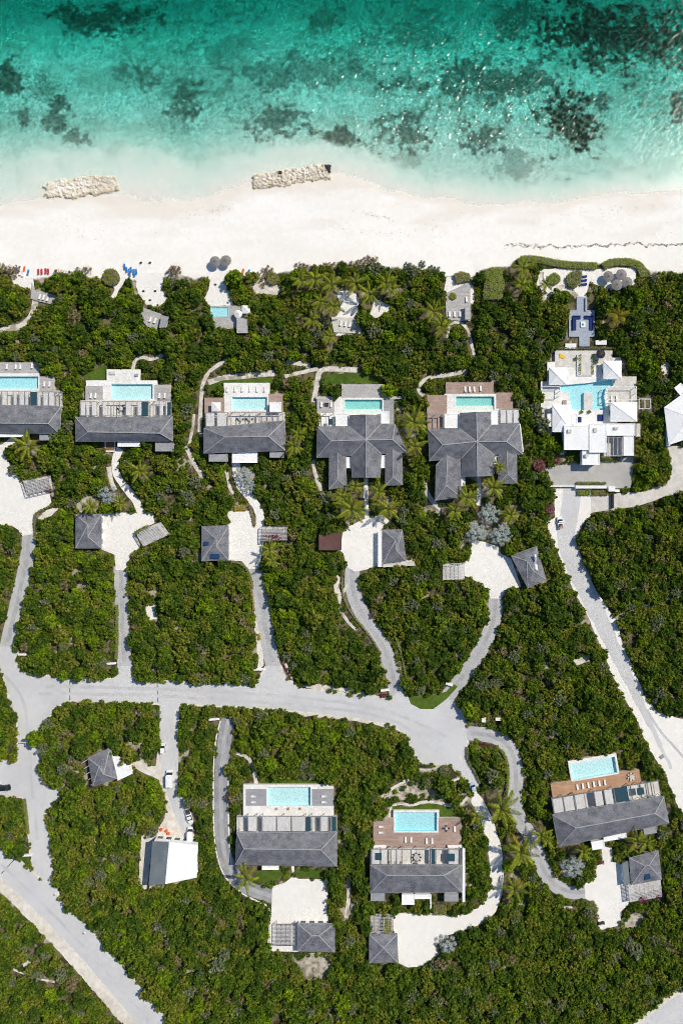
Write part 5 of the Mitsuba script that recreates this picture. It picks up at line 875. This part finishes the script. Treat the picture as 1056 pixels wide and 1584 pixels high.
for lb, g, h, c in (('round crimson bougainvillea left of the white forecourt', Point(*W(832, 720)).buffer(2.6), 3.2, RED), ('small crimson bougainvillea right of the round one', Point(*W(859, 712)).buffer(1.3), 2.5, RED), ('dark red shrub at the top of the track', Point(*W(849, 788)).buffer(1.9), 2.0, PURP), ('dark red flowers over the third pergola', PG([(408, 826), (430, 824), (440, 830), (438, 837), (408, 837)]), 3.1, PURP), ('purple bougainvillea over the left of the lower right pergola', PG([(981, 1378), (996, 1380), (1002, 1388), (988, 1395), (980, 1390)]), 3.1, PURP), ('purple bougainvillea over the right of the lower right pergola', PG([(1004, 1378), (1018, 1374), (1023, 1382), (1010, 1388)]), 3.1, PURP),
    ('red flower bed by the fourth villa entrance wall', smoothed([(586, 1073), (601, 1074), (599, 1079), (587, 1080)], .3), .6, RED), ('red flower bed right of the third driveway', stroke([(436, 1022), (444, 1040), (450, 1052)], 4), .6, PURP), ('red flower strip on top of the planted island', stroke([(738, 1150), (752, 1151), (764, 1156)], 2.5), .6, RED), ('yellow shrub at the top of the third court', smoothed([(362, 782), (378, 780), (382, 790), (362, 791)], .5), 1.3, YEL), ('yellow flowers along the third driveway, upper bed', stroke([(385, 898), (391, 925), (393, 945)], 4.5), .9, YEL), ('yellow flowers along the third driveway, lower bed', stroke([(400, 980), (402, 990)], 4), .9, YEL), ('orange shrub by the tilted pergola', Point(*W(76, 757)).buffer(1.3), 1.2, ((.30, .08, .01), (.45, .16, .02))), ('red flowers by the tilted villa entrance', PG(RECT(922, 1331, 934, 1337)), .7, PURP)):
    hedge(lb, g, h, name='flowering_shrub', cols=c, category='flowering shrub')

# the scrub: the largest canopies are trees of their own, the rest one thicket ------------------------------------------------
BEDS = unary_union(BLOCK)
def scatter(step, keep, pad, seed, smin, smax, region):
    r = np.random.default_rng(seed); xs = np.arange(-150, 150, step); ys = np.arange(-212, 102, step)
    X, Y = np.meshgrid(xs, ys); X = (X + step * .5 * (np.arange(len(ys)) % 2)[:, None]).ravel(); Y = Y.ravel(); k = len(X)
    X = X + r.uniform(-.42, .42, k) * step; Y = Y + r.uniform(-.42, .42, k) * step; s = r.uniform(smin, smax, k)
    yb = np.interp(X, *zip(*VEGW)) - 1.2
    ok = (Y < yb) & (r.random(k) < keep)
    dead = BEDS.buffer(pad); shapely.prepare(dead); ok &= ~shapely.contains_xy(dead, X, Y)
    if region is not None: shapely.prepare(region); ok &= shapely.contains_xy(region, X, Y)
    for x, y, r0 in PALMS: ok &= (X - x) ** 2 + (Y - y) ** 2 > (r0 * .8) ** 2
    return np.column_stack([X, Y, s])[ok]
big = scatter(2.7, .93, 1.15, 1, .62, 1.22, None); big[:, 2] *= np.where(np.random.default_rng(8).random(len(big)) < .07, 1.4, 1.0)
mid = scatter(2.6, .42, .6, 2, .55, .85, None)
edge = scatter(1.3, .62, .15, 3, .6, 1.1, BEDS.buffer(2.6))
DRYC = [(90, 1500, 120), (560, 1440, 60), (830, 1060, 90), (980, 960, 70), (870, 1560, 90), (700, 900, 60), (300, 1500, 60)]
def pick(x, y, r, table, sparse=0.0):
    n1, n2 = nz(x, y, .045, 1), nz(x, y, .16, 2); u, v = x * S + 528, 792 - y * S
    dry = max(max(0, 1 - math.hypot(u - a, v - b) / c) for a, b, c in DRYC)
    w = {'dark': 1.0 + 9 * max(0, .52 - n1), 'green': 1.5, 'olive': 1.1 + 4 * max(0, n2 - .5) + 4 * max(0, .5 - n2) * (n1 > .5), 'bright': .22 + 6 * max(0, n1 - .53), 'dry': .10 + .7 * dry + 2.2 * max(0, n2 - .57), 'grey': .28 + .8 * dry}
    if v < 470: w['olive'] += .8; w['bright'] += .5; w['dry'] += .10
    p = np.array([w[k] / table.count(k) for k in table]); return r.choice(len(table), p=p / p.sum())
AREAS = [('above the first villa', 60, 520), ('above the second villa', 170, 500), ('left of the plunge pool', 290, 480), ('above the third villa', 400, 500), ('below the sunken beach deck', 520, 550), ('above the fifth villa', 660, 540), ('left of the beach patio', 800, 500), ('right of the beach patio', 990, 500), ('between first and second villas', 105, 700), ('between second and third villas', 290, 740),
    ('between third and fourth villas', 465, 730), ('right of the fifth villa', 820, 760), ('left of the first drive', 5, 920), ('between first and second drives', 110, 940), ('between second and third drives', 300, 960), ('between third and fourth drives', 490, 960), ('between fourth and fifth drives', 660, 960), ('between fifth drive and track', 840, 1050), ('right of the track', 990, 920),
    ('around the small grey house', 140, 1150), ('left of the dark driveway', 310, 1160), ('above the lower left villa', 490, 1150), ('between the lower villas', 545, 1330), ('in the planted island', 755, 1180), ('left of the tilted villa', 830, 1220), ('left of the warehouse', 150, 1330), ('by the black car', 20, 1270), ('below the warehouse', 300, 1440), ('below the diagonal road', 60, 1500), ('at the bottom edge middle', 500, 1555), ('right of the lower court', 760, 1480), ('at the bottom edge right', 950, 1510), ('right of the tilted garage', 1045, 1380)]
TONE = {'dark': 'dark green', 'green': 'mid green', 'olive': 'olive green', 'bright': 'bright green', 'dry': 'dry brown', 'grey': 'grey-green'}
r_ = np.random.default_rng(77); table = [k for k, _ in TREES]; allb = []
for x, y, s in big:
    dry_ = max(max(0, 1 - math.hypot(x * S + 528 - a, 792 - y * S - b) / c) for a, b, c in DRYC)
    if nz(x, y, .13, 5) > .665 - .12 * dry_ and r_.random() < .72: continue
    i = pick(x, y, r_, table); allb.append((x, y, s, i, r_.uniform(0, 360), s * r_.uniform(.85, 1.15)))
inside = lambda b: abs(b[0]) < 129 and abs(b[1]) < 195
named = set(sorted((j for j, b in enumerate(allb) if inside(b)), key=lambda j: -allb[j][2] * TREES[allb[j][3]][1] * (0 if TREES[allb[j][3]][0] == 'dry' else 1))[:300])
labels['scrub'] = {'label': 'dense low green coastal scrub filling the plots between the drives', 'category': 'scrub', 'kind': 'stuff'}
ns, TREEINFO = 0, []
def place(x, y, i):
    u, v = x * S + 528, 792 - y * S; ar = min(AREAS, key=lambda q: math.hypot(u - q[1], v - q[2])); dx, dy = u - ar[1], v - ar[2]
    q = 'middle' if math.hypot(dx, dy) < 22 else ('upper ' if dy < 0 else 'lower ') + ('left' if dx < 0 else 'right')
    return TONE[TREES[i][0]], ar[0], q
for j, (x, y, s, i, a, sz) in enumerate(allb):
    if j in named:
        k = numbered('scrub_tree'); TREEINFO.append((k, *place(x, y, i), x, y)); copy(k + '__crown', f'tree_{i}', x, y, LAND, a, [s, s, sz]); copy(k + '__trunk', f'trunk_{i}', x, y, LAND, a, [s, s, sz])
    else: ns += 1; copy(f'scrub__{ns:04d}', f'tree_{i}', x, y, LAND - .1, a, [s, s, sz])
for x, y, s in np.vstack([mid * [1, 1, 1.95], edge]):
    i = pick(x, y, r_, SMALL); ns += 1; copy(f'scrub__{ns:04d}', f'bush_{i}', x, y, LAND - .05, r_.uniform(0, 360), s)
NTH = ORD + ['ninth', 'tenth', 'eleventh', 'twelfth']
# dry shrubs scattered where the scrub meets the beach
m, c = crown(900, 1.5, 1.3, 7, 330, .22, (.22, .17, .10), (.50, .41, .27), low=.3); scene['dry_bush'] = {'type': 'shapegroup', 'crown': mikit.ply(m, 'leaf', color=c)}
m, c = crown(901, 1.4, 1.4, 7, 380, .26, (.12, .14, .08), (.26, .28, .16), low=.3); scene['pale_bush'] = {'type': 'shapegroup', 'crown': mikit.ply(m, 'leaf', color=c)}
for px, py, n, w, d, nm, area in ((110, 424, 7, 28, 8, 'dry_bush', 'left of the blue loungers bush'), (497, 414, 12, 34, 9, 'dry_bush', 'above the middle palm clump'), (568, 411, 9, 22, 10, 'dry_bush', 'above the right palm clump'), (640, 418, 6, 14, 9, 'pale_bush', 'left of the tall beach deck'), (668, 422, 4, 10, 6, 'pale_bush', 'touching the tall beach deck'), (10, 418, 6, 20, 8, 'dry_bush', 'at the far left of the beach'), (272, 422, 3, 8, 5, 'dry_bush', 'left of the double parasol'), (400, 432, 4, 18, 8, 'dry_bush', 'right of the double parasol'), (412, 418, 2, 6, 4, 'dry_bush', 'alone on the sand right of the double parasol')):
    for i in range(n):
        x, y = W(px - w + 2 * w * (i + r_.random()) / n, py + r_.uniform(-d, d)); k = thing('beach_shrub', f'sparse dry beach shrub {area}' + (f', {NTH[i]} from left' if n > 1 else ''), 'shrub', f'dry beach shrubs {area}'); copy(k, nm, x, y, LAND - .1, r_.uniform(0, 360), r_.uniform(.8, 1.6))

for px, py, i, sc_, lb in ((822, 638, 10, 1.5, 'pale grey-green garden tree at the upper left of the white villa'), (834, 658, 10, 1.6, 'large pale grey-green garden tree against the left wall of the white villa'), (842, 684, 7, 1.4, 'bright green garden tree below the left wing of the white villa'), (862, 694, 8, 1.1, 'yellow-green garden tree left of the white villa forecourt'), (992, 556, 7, 1.6, 'bright yellow-green garden tree right of the upper white terrace'), (1003, 572, 8, 1.5, 'lower bright yellow-green garden tree right of the white terrace'), (976, 566, 7, 1.2, 'small bright garden tree touching the right white pavilion'),
        (1000, 735, 7, 1.5, 'bright green garden tree between forecourt and stone lane'), (985, 700, 5, 1.3, 'olive garden tree at the upper right of the forecourt'), (760, 712, 7, 1.0, 'bright garden tree between the south arm and right wing of the fifth villa'), (598, 525, 7, 1.4, 'bright green garden tree below the sandy pocket behind the palms'), (985, 460, 7, 1.3, 'bright green garden tree below the four thatched parasols'), (640, 1395, 5, .9, 'small olive garden tree by the lower middle entrance'), (60, 1140, 7, 1.5, 'bright green tree leaning over the western road')):
    x, y = W(px, py); k = thing('garden_tree', lb, 'tree'); copy(k + '__crown', f'tree_{i}', x, y, LAND, px * 7 % 360, [sc_, sc_, sc_ * 1.15]); copy(k + '__trunk', f'trunk_{i}', x, y, LAND, px * 7 % 360, [sc_, sc_, sc_ * 1.15])
for px, py, lb in ((899, 637, 'left of the two small round bushes by the pool island'), (911, 637, 'right of the two small round bushes by the pool island'), (890, 555, 'small bush left of the white villa planter'), (922, 560, 'small bush right of the white villa planter')):
    x, y = W(px, py, TER); k = thing('potted_bush', lb, 'bush'); copy(k + '__crown', 'bush_3', x, y, LAND + TER + .3, 40, .7); part(k, 'pot', box([x, y, LAND + TER + .25], [.8, .8, .5]), 'terrace_stone')
sets = {}
for t in TREEINFO: sets.setdefault(t[1:4], []).append(t)
for (tn, ar, q), ts in sets.items():
    for n, t in enumerate(sorted(ts, key=lambda t: t[4])):
        labels[t[0]] = {'label': f'{tn} scrub tree {ar}, {q} part' + (f', {ORD[n]} from left' if len(ts) > 1 else ''), 'category': 'tree', 'group': f'scrub trees {ar}'}
